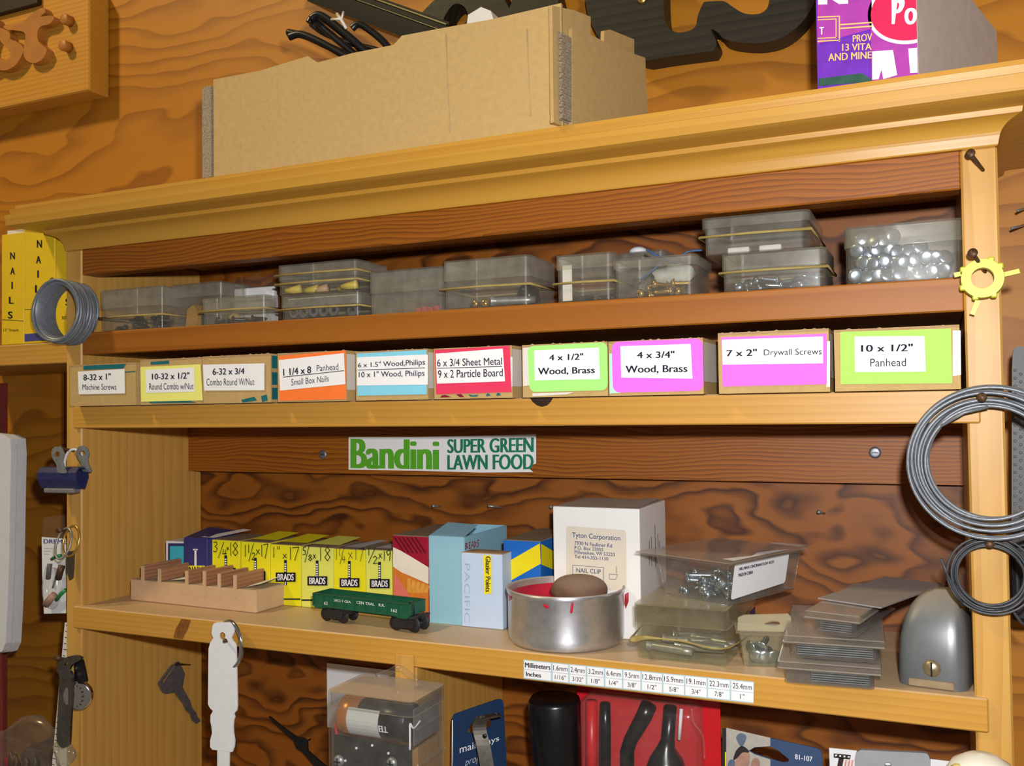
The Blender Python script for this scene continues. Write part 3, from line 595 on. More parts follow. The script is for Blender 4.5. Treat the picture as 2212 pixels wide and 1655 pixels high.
# --- six yellow cartons of brads
DIG = {'0': [[(.5, 1), (.1, .7), (.1, .3), (.5, 0), (.9, .3), (.9, .7), (.5, 1)]], '1': [[(.5, 1), (.45, 0)]], '2': [[(.1, .8), (.45, 1), (.85, .75), (.1, 0), (.95, .05)]],
       '3': [[(.1, .95), (.6, 1), (.75, .75), (.35, .55), (.8, .35), (.5, 0), (.05, .08)]], '4': [[(.35, 1), (.1, .45), (.9, .5)], [(.75, .9), (.6, 0)]], '5': [[(.85, 1), (.25, .95), (.2, .6), (.75, .5), (.7, .05), (.1, .0)]],
       '7': [[(.05, .95), (.9, 1), (.35, 0)]], '8': [[(.5, .52), (.15, .78), (.5, 1), (.85, .75), (.5, .52), (.1, .25), (.5, 0), (.9, .25), (.5, .52)]], '9': [[(.85, .7), (.4, .5), (.15, .8), (.6, 1), (.85, .8), (.7, 0)]],
       'x': [[(.1, .75), (.9, .15)], [(.85, .8), (.1, .05)]], '/': [[(.9, 1.1), (.05, -.1)]], '"': [[(.2, 1), (.15, .75)], [(.6, 1), (.55, .75)]], ' ': [],
       'B': [[(.1, 0), (.15, 1), (.7, .85), (.2, .55), (.85, .3), (.1, 0)]], 'E': [[(.9, 1), (.15, 1), (.1, 0), (.9, 0)], [(.1, .5), (.7, .5)]], 'A': [[(.05, 0), (.5, 1), (.95, 0)], [(.2, .4), (.8, .4)]], 'D': [[(.1, 0), (.15, 1), (.85, .6), (.8, .3), (.1, 0)]], 'S': [[(.9, .9), (.4, 1), (.15, .7), (.8, .35), (.5, 0), (.05, .1)]]}
def hand(b, items, quad, wd, mat=0, y=0.):                   # items: (char, x0, x1, y0, y1) in the unit square of quad
    tl, tr, br, bl = quad; W_ = (tr - tl).length; H_ = (tl - bl).length
    fn = lambda x, z: bl + (br - bl) * (x / W_) + (tl - bl) * (z / H_)
    for ch, x0, x1, y0, y1 in items:
        b.stroke([[((x0 + px * (x1 - x0)) * W_, (y0 + py * (y1 - y0)) * H_) for px, py in ln] for ln in DIG[ch]], fn, wd, mat)
BR = [(458, 517, 'yel1', [('3', .0, .22, .35, 1), ('/', .2, .45, .05, .9), ('4', .36, .55, .0, .5), ('x', .53, .63, .45, .7), ('1', .66, .74, .1, .95), ('8', .76, 1, .1, .95)], '3/4 x 18', 1, 1179),
      (521, 582, 'yel1', [('1', .08, .16, .2, .95), ('1', .22, .28, .45, .95), ('/', .25, .45, .0, .95), ('2', .36, .52, .0, .45), ('x', .52, .68, .3, .75), ('1', .72, .78, .2, .95), ('7', .8, 1, .1, 1)], '1 1/2 x 17', 0, 1184),
      (584, 649, 'yel1', [('1', .05, .13, .3, .95), ('"', .2, .36, .3, 1), ('x', .4, .56, .2, .6), ('1', .64, .72, .15, .95), ('7', .74, 1, .1, .95)], '1 x 17', 0, 1189),
      (651, 719, 'yel2', [('5', .0, .14, .5, 1), ('/', .08, .25, .1, 1), ('8', .2, .34, .1, .5), ('x', .36, .46, .2, .6), ('1', .58, .66, .1, .95), ('8', .74, .96, .1, 1)], '5/8 x 18', 0, 1190),
      (720.5, 788.5, 'yel1', [('1', .03, .1, .2, .95), ('1', .16, .2, .45, .95), ('/', .18, .34, .0, .95), ('4', .24, .38, .0, .45), ('x', .46, .62, .2, .8), ('1', .7, .76, .2, .9), ('7', .8, 1, .1, .95)], '1 1/4 x 17', 2, 1191),
      (790, 849.5, 'yel2', [('1', .05, .13, .55, 1), ('/', .06, .38, .15, 1), ('2', .24, .44, .0, .5), ('x', .46, .6, .3, .75), ('1', .66, .72, .2, .8), ('9', .74, .96, .2, .9)], '1/2 x 19', 2, 1193)]
for k, (u0, u1, m_, chars, nm, fl, vtx) in enumerate(BR):
    y = .0645; vt = (1167, 1171, 1177, 1182, 1186.5, 1188.5)[k]
    t, F, w_, h = carton('brad_carton', ('pale ' if m_ == 'yel2' else '') + 'yellow carton of brads hand marked ' + nm, u0, u1, vt, y, .042, M[m_], 'brad and nail cartons')
    b = B(); hand(b, chars, F.rect(u0 + 2, vtx - 8, u1 - 2, vtx + 25, .0006), .00075 if k != 4 else .0005); part('marker_writing', b, M['pen'] if k != 4 else M['ink'], t)
    um = (u0 + u1) / 2; vb = (1237, 1244, 1247, 1255, 1259, 1261)[k]
    b = B().poly(F.rect(um - 3, vtx + 21, um + 3, vtx + 76, .0003)[::-1]); 
    for j in range(6): b.poly(F.rect(um - 2.4, vtx + 28 + j * 5, um + 1.6, vtx + 31 + j * 5, .0005)[::-1], 1)
    b.poly(F.rect(um - 1.6, vtx + 60, um + 1., vtx + 76, .0005)[::-1], 2); part('brad_picture', b, [M['ink'], M['paper'], M['paper']], t)
    b = B().poly(F.rect(um - 21, vb - 10, um + 22, vb + 10, .0007)[::-1]); b.text('BRADS', F.rect(um - 17, vb - 7, um + 18, vb + 7, .0009), 1, .035); part('printed_label', b, [M['ink'], M['paper']], t)
    b = B().poly(F.rect(u0, 1289 + k * 2, u1, 1292 + k * 2, .0004)[::-1]); part('printed_line', b, M['ink'], t)
    if fl == 0: part('open_flap', B().add([(.002, .012, h + .0004), (w_ * .95, .012, h + .0004), (w_ * 1.1, .038, h + .004), (.012, .038, h + .0045)], [(0, 1, 2, 3), (3, 2, 1, 0)]), M[m_], t)
    if fl == 2: part('open_flap', B().add([(w_ * .15, .008, h + .0003), (w_ * .7, .008, h + .0003), (w_ * 1.0, .038, h + .0028), (w_ * .7, .038, h + .0028)], [(0, 1, 2, 3), (3, 2, 1, 0)]), M['paper'], t)
# --- dark red carton with a food picture
y = .054
t, F, w_, h = carton('food_carton', 'dark red carton with picture of golden rolls, beside the last brad carton', 848, 926, 1158, y, .075, M['maroon'])
ue = 926
b = B()
for j in range(9): b.poly(F.quad((850 + j * 9, 1161), (854 + j * 9, 1161), (854 + j * 9 + 22, 1161 + 34), (850 + j * 9 + 22, 1161 + 34), lift=.0003)[::-1]) if 850 + j * 9 + 26 < ue else None
part('stripe_print', b, pm('deep_red_stripe', (.12, .004, .015), .4), t)
part('cloth_print', B().poly(F.quad((849, 1182), (866, 1190), (890, 1204), (ue, 1226), (ue, 1262), (890, 1246), (866, 1236), (849, 1224), lift=.0004)[::-1]), M['cream'], t)
part('food_print', B().poly(F.quad((849, 1224), (866, 1236), (890, 1246), (ue, 1262), (ue, 1330), (849, 1330), lift=.0005)[::-1]), M['ambr'], t)
b = B()
for j in range(5): rquad(b, F.quad((880 + j * 10, 1248 + j * 4), (888 + j * 10, 1250 + j * 4), (888 + j * 9, 1282), (879 + j * 9, 1280), lift=.0006), .1)
part('roll_print', b, pm('golden_crust_print', (.80, .36, .06), .4, var=.15, scale=300), t)
part('pepper_print', B().poly(F.quad((852, 1240), (862, 1252), (886, 1290), (880, 1296), (850, 1296), lift=.0007)[::-1]), M['rose'], t)
# --- light blue open carton
p = at(928, 1250, .052); q = at(1001, 1250, .0503); w_ = q.x - p.x
t = thing('open_carton', 'light blue open carton with BEADS written in red on its raised side', 'box', (p.x, .0515, .0002)); F = Face(t.location); h = at(960, 1159, .0515).z
b = B().tub((0, 0, 0), (w_, .078, h), .0006); part('carton', b, M['bluebox'], t)
hs = zat((.3469, .13), 1131); part('raised_side', B().box((w_ - .0002, .0006, .04), (w_ + .0005, .0785, h - .0005 + .0)), M['bluebox'], t)
part('front_flap', B().add([(0, .001, h), (w_, .001, h - .0002), (w_ - .002, .03, h + .006), (.001, .03, h + .007)], [(0, 1, 2, 3), (3, 2, 1, 0)]), M['bluebox'], t)
X = w_ + .0012
def sx(u, v): g = ax(u, v, p.x + X); return Vector((X, g.y - .0515, g.z))
b = B(); hand(b, [('B', 0, .2, .1, .9), ('E', .26, .4, .1, .9), ('A', .44, .6, .1, .95), ('D', .64, .8, .1, .9), ('S', .84, 1, .05, 1)], [sx(1005, 1173), sx(1035, 1165), sx(1035, 1182), sx(1005, 1189)], .0008); part('pen_writing', b, M['penred'], t)
# --- glazier points carton
p = az(1000, 1351.6); q = az(1074.5, 1358.5); rz = math.atan2(q.y - p.y, q.x - p.x); w_ = (q - p).length; h = .0568
t = thing('small_carton', 'pale blue carton with yellow Glazier Points strip, in front of the open carton', 'box', (p.x + .0006, p.y - .003, .0002), rz); F = Face(t.location, rz)
b = B().rbox((0, 0, 0), (w_ + .0055, .018, h), .0005, seg=1); b.m = [1 if all(b.v[i].z > h - .001 for i in f) else 0 for f in b.f]; part('carton', b, [M['bluepale'], M['kraftb']], t)
b = B().poly(F.quad((1044, 1199.7), (1061.5, 1200), (1061.7, 1282), (1046, 1284), lift=.0004)[::-1]); b.text('Glazier Points', F.quad((1059.5, 1202), (1059.5, 1279), (1049, 1279), (1049, 1202), lift=.0006), 1, .03); part('yellow_strip', b, [M['yelprint'], M['ink']], t)
b = B().text('PACIFIC', F.quad((1014.5, 1218), (1014.5, 1345), (1003, 1345), (1003, 1218), lift=.0004), 0, -.02); part('printed_lettering', b, M['pengr'], t)
# --- blue and yellow carton
y = .066
t, F, w_, h = carton('small_carton', 'royal blue carton with a yellow chevron, behind the aluminum can', 1088, 1168, 1168, y, .075, M['royal'])
w2 = at(1197, 1200, y).x - at(1168, 1200, y).x
part('chevron_print', B().poly(F.quad((1088, 1219), (1166, 1174), (1168, 1218), (1104, 1254), (1090, 1262), lift=.0004)[::-1]), M['yelprint'], t)
part('base_print', B().poly(F.quad((1088, 1262), (1112, 1256), (1140, 1266), (1140, 1330), (1088, 1330), lift=.0004)[::-1]), M['yelprint'], t)
X = w_ + .0004; fx = lambda u, v: Vector((X, ax(u, v, t.location.x + X).y - y, ax(u, v, t.location.x + X).z))
part('chevron_print', B().poly([(X, .0005, h * .97), (X, .040, h * .75), (X, .040, h * .54), (X, .0005, h * .73)][::-1]), M['yelprint'], t)
# --- white carton with cream sticker
y = .055
p = at(1196, 1250, y); q = at(1383.5, 1250, y); h = (at(1196, 1095, y).z + at(1383, 1099, y).z) / 2; w_ = q.x - p.x
t = thing('white_carton', 'tall white carton with a cream address sticker, at the back wall', 'box', (p.x, y, .0002)); F = Face(t.location)
part('carton', B().rbox((0, 0, 0), (w_, .070, h), .0009, seg=2), M['white'], t)
st = B(); rquad(st, F.quad((1223, 1136), (1353, 1145.5), (1353, 1275), (1223, 1275), lift=.0003), .06)
for s, qd in (('Tyton Corporation', ((1236, 1150), (1340, 1157.5), (1340, 1171.5), (1236, 1164))), ('7930 N Faulkner Rd', ((1241, 1169), (1322, 1175), (1322, 1183), (1241, 1177))), ('P.O. Box 23055', ((1241, 1179.5), (1303, 1184), (1303, 1191), (1241, 1187))),
              ('Milwaukee, WI 53223', ((1241, 1188.5), (1328, 1194.5), (1328, 1203), (1241, 1197.5))), ('Tel 414-355-1130', ((1241, 1198.5), (1314, 1204), (1314, 1211), (1241, 1206))), ('NAIL CLIP', ((1245, 1227), (1298, 1230.5), (1298, 1240), (1245, 1236.5)))):
    st.text(s, F.quad(*qd, lift=.0005), 1, .004)
def frame(b, c, wd, mat, F, lift):
    for (a, e) in zip(c, c[1:] + c[:1]):
        dx, dy = e[0] - a[0], e[1] - a[1]; L_ = math.hypot(dx, dy); nx, ny = -dy / L_ * wd / 2, dx / L_ * wd / 2
        b.poly(F.quad((a[0] + nx, a[1] + ny), (e[0] + nx, e[1] + ny), (e[0] - nx, e[1] - ny), (a[0] - nx, a[1] - ny), lift=lift), mat)
frame(st, [(1237, 1221), (1304, 1226), (1304, 1256), (1237, 1253)], .9, 1, F, .0005)
frame(st, [(1316, 1240), (1334, 1241), (1330, 1252), (1316, 1251)], .8, 1, F, .0005); frame(st, [(1331, 1224), (1332, 1224), (1332, 1238), (1331, 1238)], .5, 1, F, .0005)
part('address_sticker', st, [M['sticker'], M['navyink']], t)
b = B(); X = w_ + .0004
for j, (a0, z0, z1) in enumerate(((.022, .05, .068), (.028, .048, .07), (.038, .046, .078), (.046, .05, .07), (.05, .048, .064))): b.poly([(X, a0, z0), (X, a0 + .001, z0), (X, a0 + .001, z1), (X, a0, z1)])
part('side_print', b, M['ink'], t)
part('lid_flap', B().add([(w_ * .62, .012, h + .0003), (w_ - .002, .004, h + .0003), (w_ - .002, .066, h + .0014), (w_ * .75, .066, h + .0012)], [(0, 1, 2, 3), (3, 2, 1, 0)]), M['white'], t)
# --- aluminum can of red paint
p = az(1224, 1413); v_ = Vector((p.x - CC.x, p.y - CC.y, 0)).normalized(); rc = .0415; c = p + v_ * (rc - .003); hc = zat(c - v_ * rc, 1291)
t = thing('aluminum_can', 'low round aluminum can with red paint drips and dried paint inside', 'can', (c.x, c.y, .0002))
pr = [(rc - .006, 0), (rc - .002, .0008), (rc - .0003, .004), (rc, .008), (rc, hc - .004), (rc + .0006, hc - .0035), (rc + .0012, hc - .0015), (rc + .0008, hc), (rc - .0004, hc), (rc - .0010, hc - .0015), (rc - .0010, .004), (0, .0035)]
part('can', B().lathe(pr, 0, 72), M['alu'], t); M['alu'].node_tree.nodes['Principled BSDF'].inputs['Anisotropic'].default_value = .7; M['alu'].node_tree.nodes['Principled BSDF'].inputs['Anisotropic Rotation'].default_value = .25
part('dried_paint', B().lathe([(rc - .0013, .004), (rc - .0013, hc - .005), (rc - .0017, hc - .005), (rc - .0017, hc - .0125), (0, hc - .0125)], 0, 48), M['redpaint'], t)
def oncyl(u, v, R_):
    d = ray(u, v); o = CC - Vector((c.x, c.y, 0)); a = d.x ** 2 + d.y ** 2; b_ = 2 * (o.x * d.x + o.y * d.y); c_ = o.x ** 2 + o.y ** 2 - R_ * R_
    k = (-b_ - math.sqrt(max(0, b_ * b_ - 4 * a * c_))) / (2 * a); g = o + d * k; return g
for drip in ([(1172, 1307), (1178, 1306), (1185, 1309), (1187, 1314), (1181, 1316), (1175, 1312)], [(1235, 1299), (1239, 1298), (1239, 1308), (1237, 1324), (1233, 1327), (1231, 1323)], [(1097, 1283), (1104, 1284), (1103, 1296), (1099, 1299)], [(1350, 1284), (1358, 1280), (1358, 1300), (1352, 1316), (1349, 1304)]):
    pts = [oncyl(u, v, rc + .0004) for u, v in drip]; b = B(); cc_ = sum(pts, Vector()) / len(pts)
    b.add(pts + [cc_ + Vector((cc_.x, cc_.y, 0)).normalized() * .0003], [(i, (i + 1) % len(pts), len(pts)) for i in range(len(pts))]); part('paint_drip', b, M['redpaint'], t)
dc = az(1263, 1240, hc + .006); rs = .0205
tag(lump(B(), (0, 0, 0), rs, n=4, seed=2, amp=.02, sq=(1, .95, .52)).make('round_stone', M['stone']), 'dusty brown round lump sitting in the aluminum can', 'lump').location = (c.x + .010, c.y + .001, hc - .0125 + rs * .52)
# --- green toy railcar
p = az(706, 1344.5); q = az(869, 1366.5); rz = math.atan2(q.y - p.y, q.x - p.x)
t = thing('toy_railcar', 'green toy railway gondola car lettered Georgia Central', 'toy train car', (p.x, p.y, .0002), rz); F = Face(t.location, rz, y=-.0015)
xl, xr = F.px(677, 1290).x, F.px(884, 1310).x; zb, zt = .0128, .0222; bw = .0195
def g(x0, y0, z0, x1, y1, z1): return ((x0, y0, z0), (x1, y1, z1))
y0 = -.0015
b = B(); b.box(*g(xl, y0, zb, xr, y0 + .0009, zt)); b.box(*g(xl, y0 + bw, zb, xr, y0 + bw + .0009, zt)); b.box(*g(xl, y0 + .0009, zb, xl + .0009, y0 + bw, zt)); b.box(*g(xr - .0009, y0 + .0009, zb, xr, y0 + bw, zt)); b.box(*g(xl + .0009, y0 + .0009, zb, xr - .0009, y0 + bw, zb + .0012))
n = 9
for k in range(n + 1): x = xl + (xr - xl) * k / n; b.box(*g(x - .0005, y0 - .0006, zb - .0006, x + .0005, y0, zt - .0006))
b.box(*g(xl - .0004, y0 - .0008, zt - .0008, xr + .0004, y0 + .0012, zt)); b.box(*g(xl - .0004, y0 + bw - .0004, zt - .0008, xr + .0004, y0 + bw + .0012, zt)); b.box(*g(xr - .001, y0, zt - .0008, xr + .0004, y0 + bw, zt)); b.box(*g(xl - .0004, y0, zt - .0008, xl + .001, y0 + bw, zt))
b.prism([(xl, zb + .0004), (xr, zb + .0004), (xr - .002, zb - .0022), (xr - .009, zb - .0022), (xr - .014, zb - .001), (xl + .014, zb - .001), (xl + .009, zb - .0022), (xl + .002, zb - .0022)], lambda x, z: (x, y0 - .0004, z), (0, .001, 0))
part('gondola_body', b, M['green'], t)
b = B().text('GEO RGIA', F.quad((719, 1294), (758, 1298), (758, 1303.5), (719, 1299), lift=.0003), 0, .01); b.text('CEN TRAL', F.quad((770, 1298), (809, 1303), (809, 1309), (770, 1304), lift=.0003), 0, .01); b.text('R.R.', F.quad((818, 1304), (831, 1305.5), (831, 1311), (818, 1310), lift=.0003), 0, .02)
b.text('162', F.quad((697, 1299), (708, 1300.5), (708, 1307), (697, 1306), lift=.0003), 0, .01); b.text('162', F.quad((845, 1315), (858, 1317), (858, 1323.5), (845, 1321.5), lift=.0003), 0, .01); part('lettering', b, M['railwhite'], t)
b = B().box(*g(xr, y0 - .002, zb - .002, xr + .0035, y0 + bw + .002, zb - .0008)); b.box(*g(xl - .0025, y0 + .006, zb - .002, xl, y0 + bw - .006, zb - .0002)); b.box(*g(xl + .012, y0 + .006, zb - .0035, xr - .012, y0 + bw - .006, zb - .001)); b.box(*g(xl + .025, y0 + .001, zb - .0042, xl + .038, y0 + .006, zb - .001)); b.box(*g(xr, y0 + bw * .45, zb - .0035, xr + .005, y0 + bw * .6, zb - .0015))
b.tube([(xr + .0008, y0 + bw * .25, zb), (xr + .0008, y0 + bw * .25, zt + .0004)], .0005); b.lathe([(.0016, 0), (.0016, .0006), (0, .0006)], 0, 12, Matrix.Translation((xr - .0015, y0 + bw * .25, zt)))
part('underframe', b, M['gblack'], t)
for xc in (F.px(716, 1330).x, F.px(868, 1350).x):
    k = B(); k.box(*g(xc - .004, y0 + .004, .006, xc + .004, y0 + bw - .003, .0105))
    for yy in (y0 + .0005, y0 + bw - .0012): k.prism([(xc - .0105, .0055), (xc - .0085, .0035), (xc - .003, .0035), (xc + .003, .0035), (xc + .0085, .0035), (xc + .0105, .0055), (xc + .0105, .0085), (xc + .004, .0105), (xc - .004, .0105), (xc - .0105, .0085)], lambda x, z: (x, yy, z), (0, .0018, 0))
    tr = part('truck', k, M['gblack'], t)
    for xx in (xc - .0085, xc + .0085):
        a = B()
        for yy in (y0 + .0035, y0 + bw - .0045): a.lathe([(.0025, -.0008), (.0052, -.0008), (.0058, .0000), (.0052, .0008), (0, .0008)], 0, 20, Matrix.Translation((xx, yy + .0005, .0058)) @ Matrix.Rotation(math.pi / 2, 4, 'X'))
        a.tube([(xx, y0 + .001, .0058), (xx, y0 + bw, .0058)], .0007, 1); part('wheelset', a, [M['gblack'], M['zinc']], tr)
# --- yellowed case of bolts with a wide band
p = az(1371.5, 1422.5); q = az(1573, 1443); rz = math.atan2(q.y - p.y, q.x - p.x); w_ = (q - p).length; h = .0362; dp = .098
t = thing('clear_plastic_case', 'yellowed clear case of grey bolts with a wide tan band, beside the can', 'case', (p.x, p.y, .0002), rz, 'clear cases on the lower shelf'); F = Face(t.location, rz); TB = t.matrix_basis.copy()
part('tray', B().tub((.0006, .0006, 0), (w_ - .0006, dp - .0006, h - .0012), .0012, taper=.0008, r=.003), M['clearyel'], t)
b = B().tub((-.0003, -.0003, 0), (w_ + .0003, dp + .0003, h * .36), .0010, r=.003)
for v in b.v: v.z = h - v.z
b.f = [f[::-1] for f in b.f]; part('lid', b, M['clearyel'], t)
part('navy_label', B().poly([(w_ + .0006, dp - .026, .009), (w_ + .0006, dp - .006, .009), (w_ + .0006, dp - .006, .021), (w_ + .0006, dp - .026, .021)]), M['navy'], t, 'navy blue label')
g_ = .0014; zb_ = F.px(1400, 1378).z; pts = spline([(-g_, -g_, zb_), (w_ * .15, -g_, zb_ + .0004), (w_ * .5, -g_, zb_ + .0004), (w_ + g_, -g_, zb_ - .001), (w_ + g_, dp + g_, zb_), (-g_, dp + g_, zb_)], 6, True); rr = [.0006 + .0016 * max(0, 1 - abs(i - 3) / 6) for i in range(len(pts))]
part('rubber_band', B().tube(pts, rr, n=8, closed=True, flat=.5), M['band'], t)
for k, (x, y, a) in enumerate(((.006, .012, -.2), (.024, .013, .05), (.03, .022, .25), (.012, .026, .1), (.018, .036, .5), (.03, .038, -.3), (.014, .046, .1))):
    g0 = TB @ Vector((x, y, .0062 + .0015 * (k % 2))); sc('bolt', g0.x, g0.y, g0.z, (math.cos(a + rz) * (1 if k % 2 else 1), math.sin(a + rz), 0), 'smooth grey bolt in the yellowed case beside the can', 'smooth bolts in the yellowed case', 'bolt', 'bolt')
# --- tapered clear pack of zinc machine screws lying on the bolt case
zz = h + .0004
p = az(1421, 1291, zz); q = az(1572, 1309, zz); r_ = az(1737, 1276, zz); rz = math.atan2(q.y - p.y, q.x - p.x); w_ = (q - p).length; dp = (r_ - q).length; rz2 = math.atan2(r_.y - q.y, r_.x - q.x) - math.pi / 2
rz = rz * .35 + rz2 * .65
t = thing('clear_screw_pack', 'flanged clear pack of shiny machine screws with torn white label, on the bolt case', 'screw pack', (q.x - w_ * math.cos(rz), q.y - w_ * math.sin(rz), zz + .0002), rz, None); F = Face(t.location, rz); TB = t.matrix_basis.copy(); hz = zat(q, 1216) - zz
fl = .004
b = B(); A = [(0, 0), (w_, 0), (w_, dp), (0, dp)]; ex = .0035
def rg(e, z): return [Vector((-e, -e, z)), Vector((w_ + e, -e, z)), Vector((w_ + e, dp + e, z)), Vector((-e, dp + e, z))]
R4 = rg(0, 0) + rg(ex, hz - .001) + rg(ex + fl, hz - .001) + rg(ex + fl, hz - .0004) + rg(ex - .0008, hz - .0004) + rg(-.0006, .0008)
for j in (8, 11, 12, 15): R4[j].x -= .014                    # the hang tab end of the flange
fs = [(3, 2, 1, 0)]
for k in range(5):
    for i in range(4): j = (i + 1) % 4; fs.append((k * 4 + i, k * 4 + j, k * 4 + 4 + j, k * 4 + 4 + i))
fs.append((20, 21, 22, 23)); b.add(R4, fs)
for i in range(4): b.tube([R4[i], R4[4 + i]], .0006, n=6); b.tube([R4[i], R4[(i + 1) % 4]], .0005, n=6)
part('tray', b, M['clearnew'], t)
part('lid', B().rbox((-ex - fl - .013, -ex - fl, hz), (w_ + ex + fl, dp + ex + fl, hz + .0011), .0004, seg=1), M['caseclr'], t)
part('lid_clip', B().rbox((w_ - .02, dp + .002, hz + .0012), (w_ + .006, dp + ex + fl, hz + .0030), .0005, seg=1), M['caseclr'], t)
def lx(y_, z_, l=.0006): return Vector((w_ + ex * z_ / hz + l, y_, z_))
b = B(); y1, y2 = .003, dp * .86
rquad(b, [lx(y1, hz - .001), lx(y2, hz - .001), lx(y2 - .002, hz * .22), lx(y1 - .001, hz * .12)], .1)
b.text('HILLMAN CINCINNATI,OH 45231', [lx(.008, hz * .86, .0009), lx(y2 * .72, hz * .86, .0009), lx(y2 * .72, hz * .78, .0009), lx(.008, hz * .78, .0009)], 1, .03); b.text('MADE IN CHINA', [lx(.008, hz * .72, .0009), lx(y2 * .36, hz * .72, .0009), lx(y2 * .36, hz * .64, .0009), lx(.008, hz * .64, .0009)], 1, .03)
part('white_label', b, [M['paper'], M['ink']], t)
part('torn_label', B().add([(w_ - .006, .003, hz + .0014), (w_ + ex + .001, .001, hz + .0014), (w_ + ex + .001, y2, hz + .0014), (w_ - .001, y2 - .008, hz + .0014), (w_ - .004, y2 * .6, hz + .0014), (w_ + .001, y2 * .4, hz + .0014)], [(0, 1, 2, 3, 4, 5)]), M['paper'], t)
for i in range(92):
    f1 = (i * .618034) % 1; f2 = (i * .754878 + .3) % 1; a = random.uniform(-1.0, 1.2) + (3.14 if i % 3 == 0 else 0); lay = i // 24; f2 = f2 ** 1.35
    d = Vector((math.sin(a) * .9, math.cos(a), random.uniform(-.25, .1))); L_ = .021; cx = .010 + f1 * (w_ - .020); cy = .013 + f2 * (dp - .026); hh_ = Vector((cx, cy, .0034 + lay * .0027 * (1.25 - f2 * .45))) - d.normalized() * L_ / 2
    hh_.x = min(max(hh_.x, .0035), w_ - .0035); hh_.y = min(max(hh_.y, .0035), dp - .0035); hh_.z = max(hh_.z, .0032)
    e_ = hh_ + d.normalized() * L_; e_.x = min(max(e_.x, .003), w_ - .003); e_.y = min(max(e_.y, .003), dp - .003); e_.z = max(e_.z, .0026)
    wd_ = TB.to_3x3() @ (e_ - hh_); g0 = TB @ hh_; sc('machine', g0.x, g0.y, g0.z, wd_, 'shiny bluish machine screw heaped in the flanged clear pack', 'machine screws in the flanged clear pack', 'machine_screw')
qb = az(1689, 1312, 0.03)
# --- small clear hang pack leaning beside it
p = az(1607, 1440); q = az(1689, 1443); rz = math.atan2(q.y - p.y, q.x - p.x); w_ = (q - p).length; h = zat(p, 1366)
t = thing('clear_hang_pack', 'small clear hang tab pack of zinc screws, between bolt case and flat cases', 'screw pack', (p.x, p.y, .0002), rz); TB = t.matrix_basis.copy()
b = B(); w2, d2, ex = w_, .02, .0028
def rg(e, z, f=1): return [Vector((-e, -e * f, z)), Vector((w2 + e, -e * f, z)), Vector((w2 + e, d2 + e, z)), Vector((-e, d2 + e, z))]
R4 = rg(0, 0) + rg(ex, h) + rg(ex + .002, h) + rg(ex + .002, h + .0005) + rg(ex - .0006, h + .0005) + rg(-.0006, .0008); fs = [(3, 2, 1, 0)]
for k in range(5):
    for i in range(4): j = (i + 1) % 4; fs.append((k * 4 + i, k * 4 + j, k * 4 + 4 + j, k * 4 + 4 + i))
fs.append((20, 21, 22, 23)); part('tray', b.add(R4, fs), M['clearyel'], t)
L0 = [(-ex - .001, 0), (w2 + ex + .004, 0), (w2 + ex + .004, .013), (w2 + ex + .0025, .0155), (-ex + .004, .0135), (-ex, .011)]; hole = spline([(w2 * .55, .006), (w2 * .75, .0085), (w2 * .95, .0085), (w2 * .98, .006), (w2 * .8, .0045)], 3, True)
part('hang_tab', outline([L0, hole], lambda x, y_: (x, -ex + y_ * .85, h + .0012 + y_ * .55), (0, 0, .0006)), M['clearyel'], t)
for k, (x, y, d) in enumerate(((.008, .004, (.2, 1, .15)), (.0135, .0035, (-.1, 1, .1)), (.0195, .0045, (-.3, 1, .3)), (.011, .006, (.5, 1, .5)), (.004, .008, (1, .6, .2)))):
    g0 = TB @ Vector((x, y, .0050 + .005 * (k > 2))); sc('pan', g0.x, g0.y, g0.z, TB.to_3x3() @ Vector(d), 'zinc screw in the small hang tab pack', 'zinc screws in the hang tab pack', 'screw')
# --- three flat clear cases of blades, a grey card on top
FC = [((1695, 1476), (1890, 1492), (1938, 1472), 0.0, 'flat clear case of steel blades, bottom of the stack'), ((1706, 1422), (1898, 1436), None, .0150, 'flat clear case of steel blades, middle of the stack'), ((1755, 1368), (1851, 1375.5), (1960, 1337), .0300, 'flat clear case of steel blades turned askew on top of the stack')]
for k, (a, e, r_, z, lab) in enumerate(FC):
    p, q = az(*a, z), az(*e, z); rz = math.atan2(q.y - p.y, q.x - p.x); w_ = (q - p).length; dp = .085
    if k == 2: r_ = az(*r_, z); rz = .5 * rz + .5 * (math.atan2(r_.y - q.y, r_.x - q.x) - math.pi / 2); dp = .098
    if k == 1: p.y += .002
    t = thing('flat_clear_case', lab, 'case', (p.x, p.y, z + .0003), rz, 'flat clear cases beside the grey cover')
    hf = .0138; R_ = .004
    part('tray', B().tub((0, 0, 0), (w_, dp, hf - .0052), .0008, r=R_), M['caseclr'], t)
    part('flange', B().rbox((-.004, -.004, hf - .005), (w_ + .004, dp + .004, hf - .0037), .0006, seg=1), M['caseclr'], t)
    part('lid', B().rbox((-.004, -.004, hf - .0035), (w_ + .004, dp + .004, hf - .0003), .0012, seg=2), M['caseclr'], t)
    for j in range(5): part('blade', B().box((.003 + (.012 if k == 0 else .001), .003, .0014 + j * .0013), (w_ - .003, dp - .003, .0019 + j * .0013)), M['steel'], t)
zc = .0300 + .0003 + .0140
p, q, r_ = az(1767, 1294, zc), az(1903, 1315, zc), az(2042, 1264, zc); b = B().add([p, q, r_, r_ + (p - q)], [(0, 1, 2, 3)]); n0 = len(b.v); d = Vector((0, 0, .0008)); P4 = [p, q, r_, r_ + (p - q)]; b = B(); b.add(P4 + [g0 + d for g0 in P4], [(3, 2, 1, 0), (4, 5, 6, 7), (0, 1, 5, 4), (1, 2, 6, 5), (2, 3, 7, 6), (3, 0, 4, 7)])
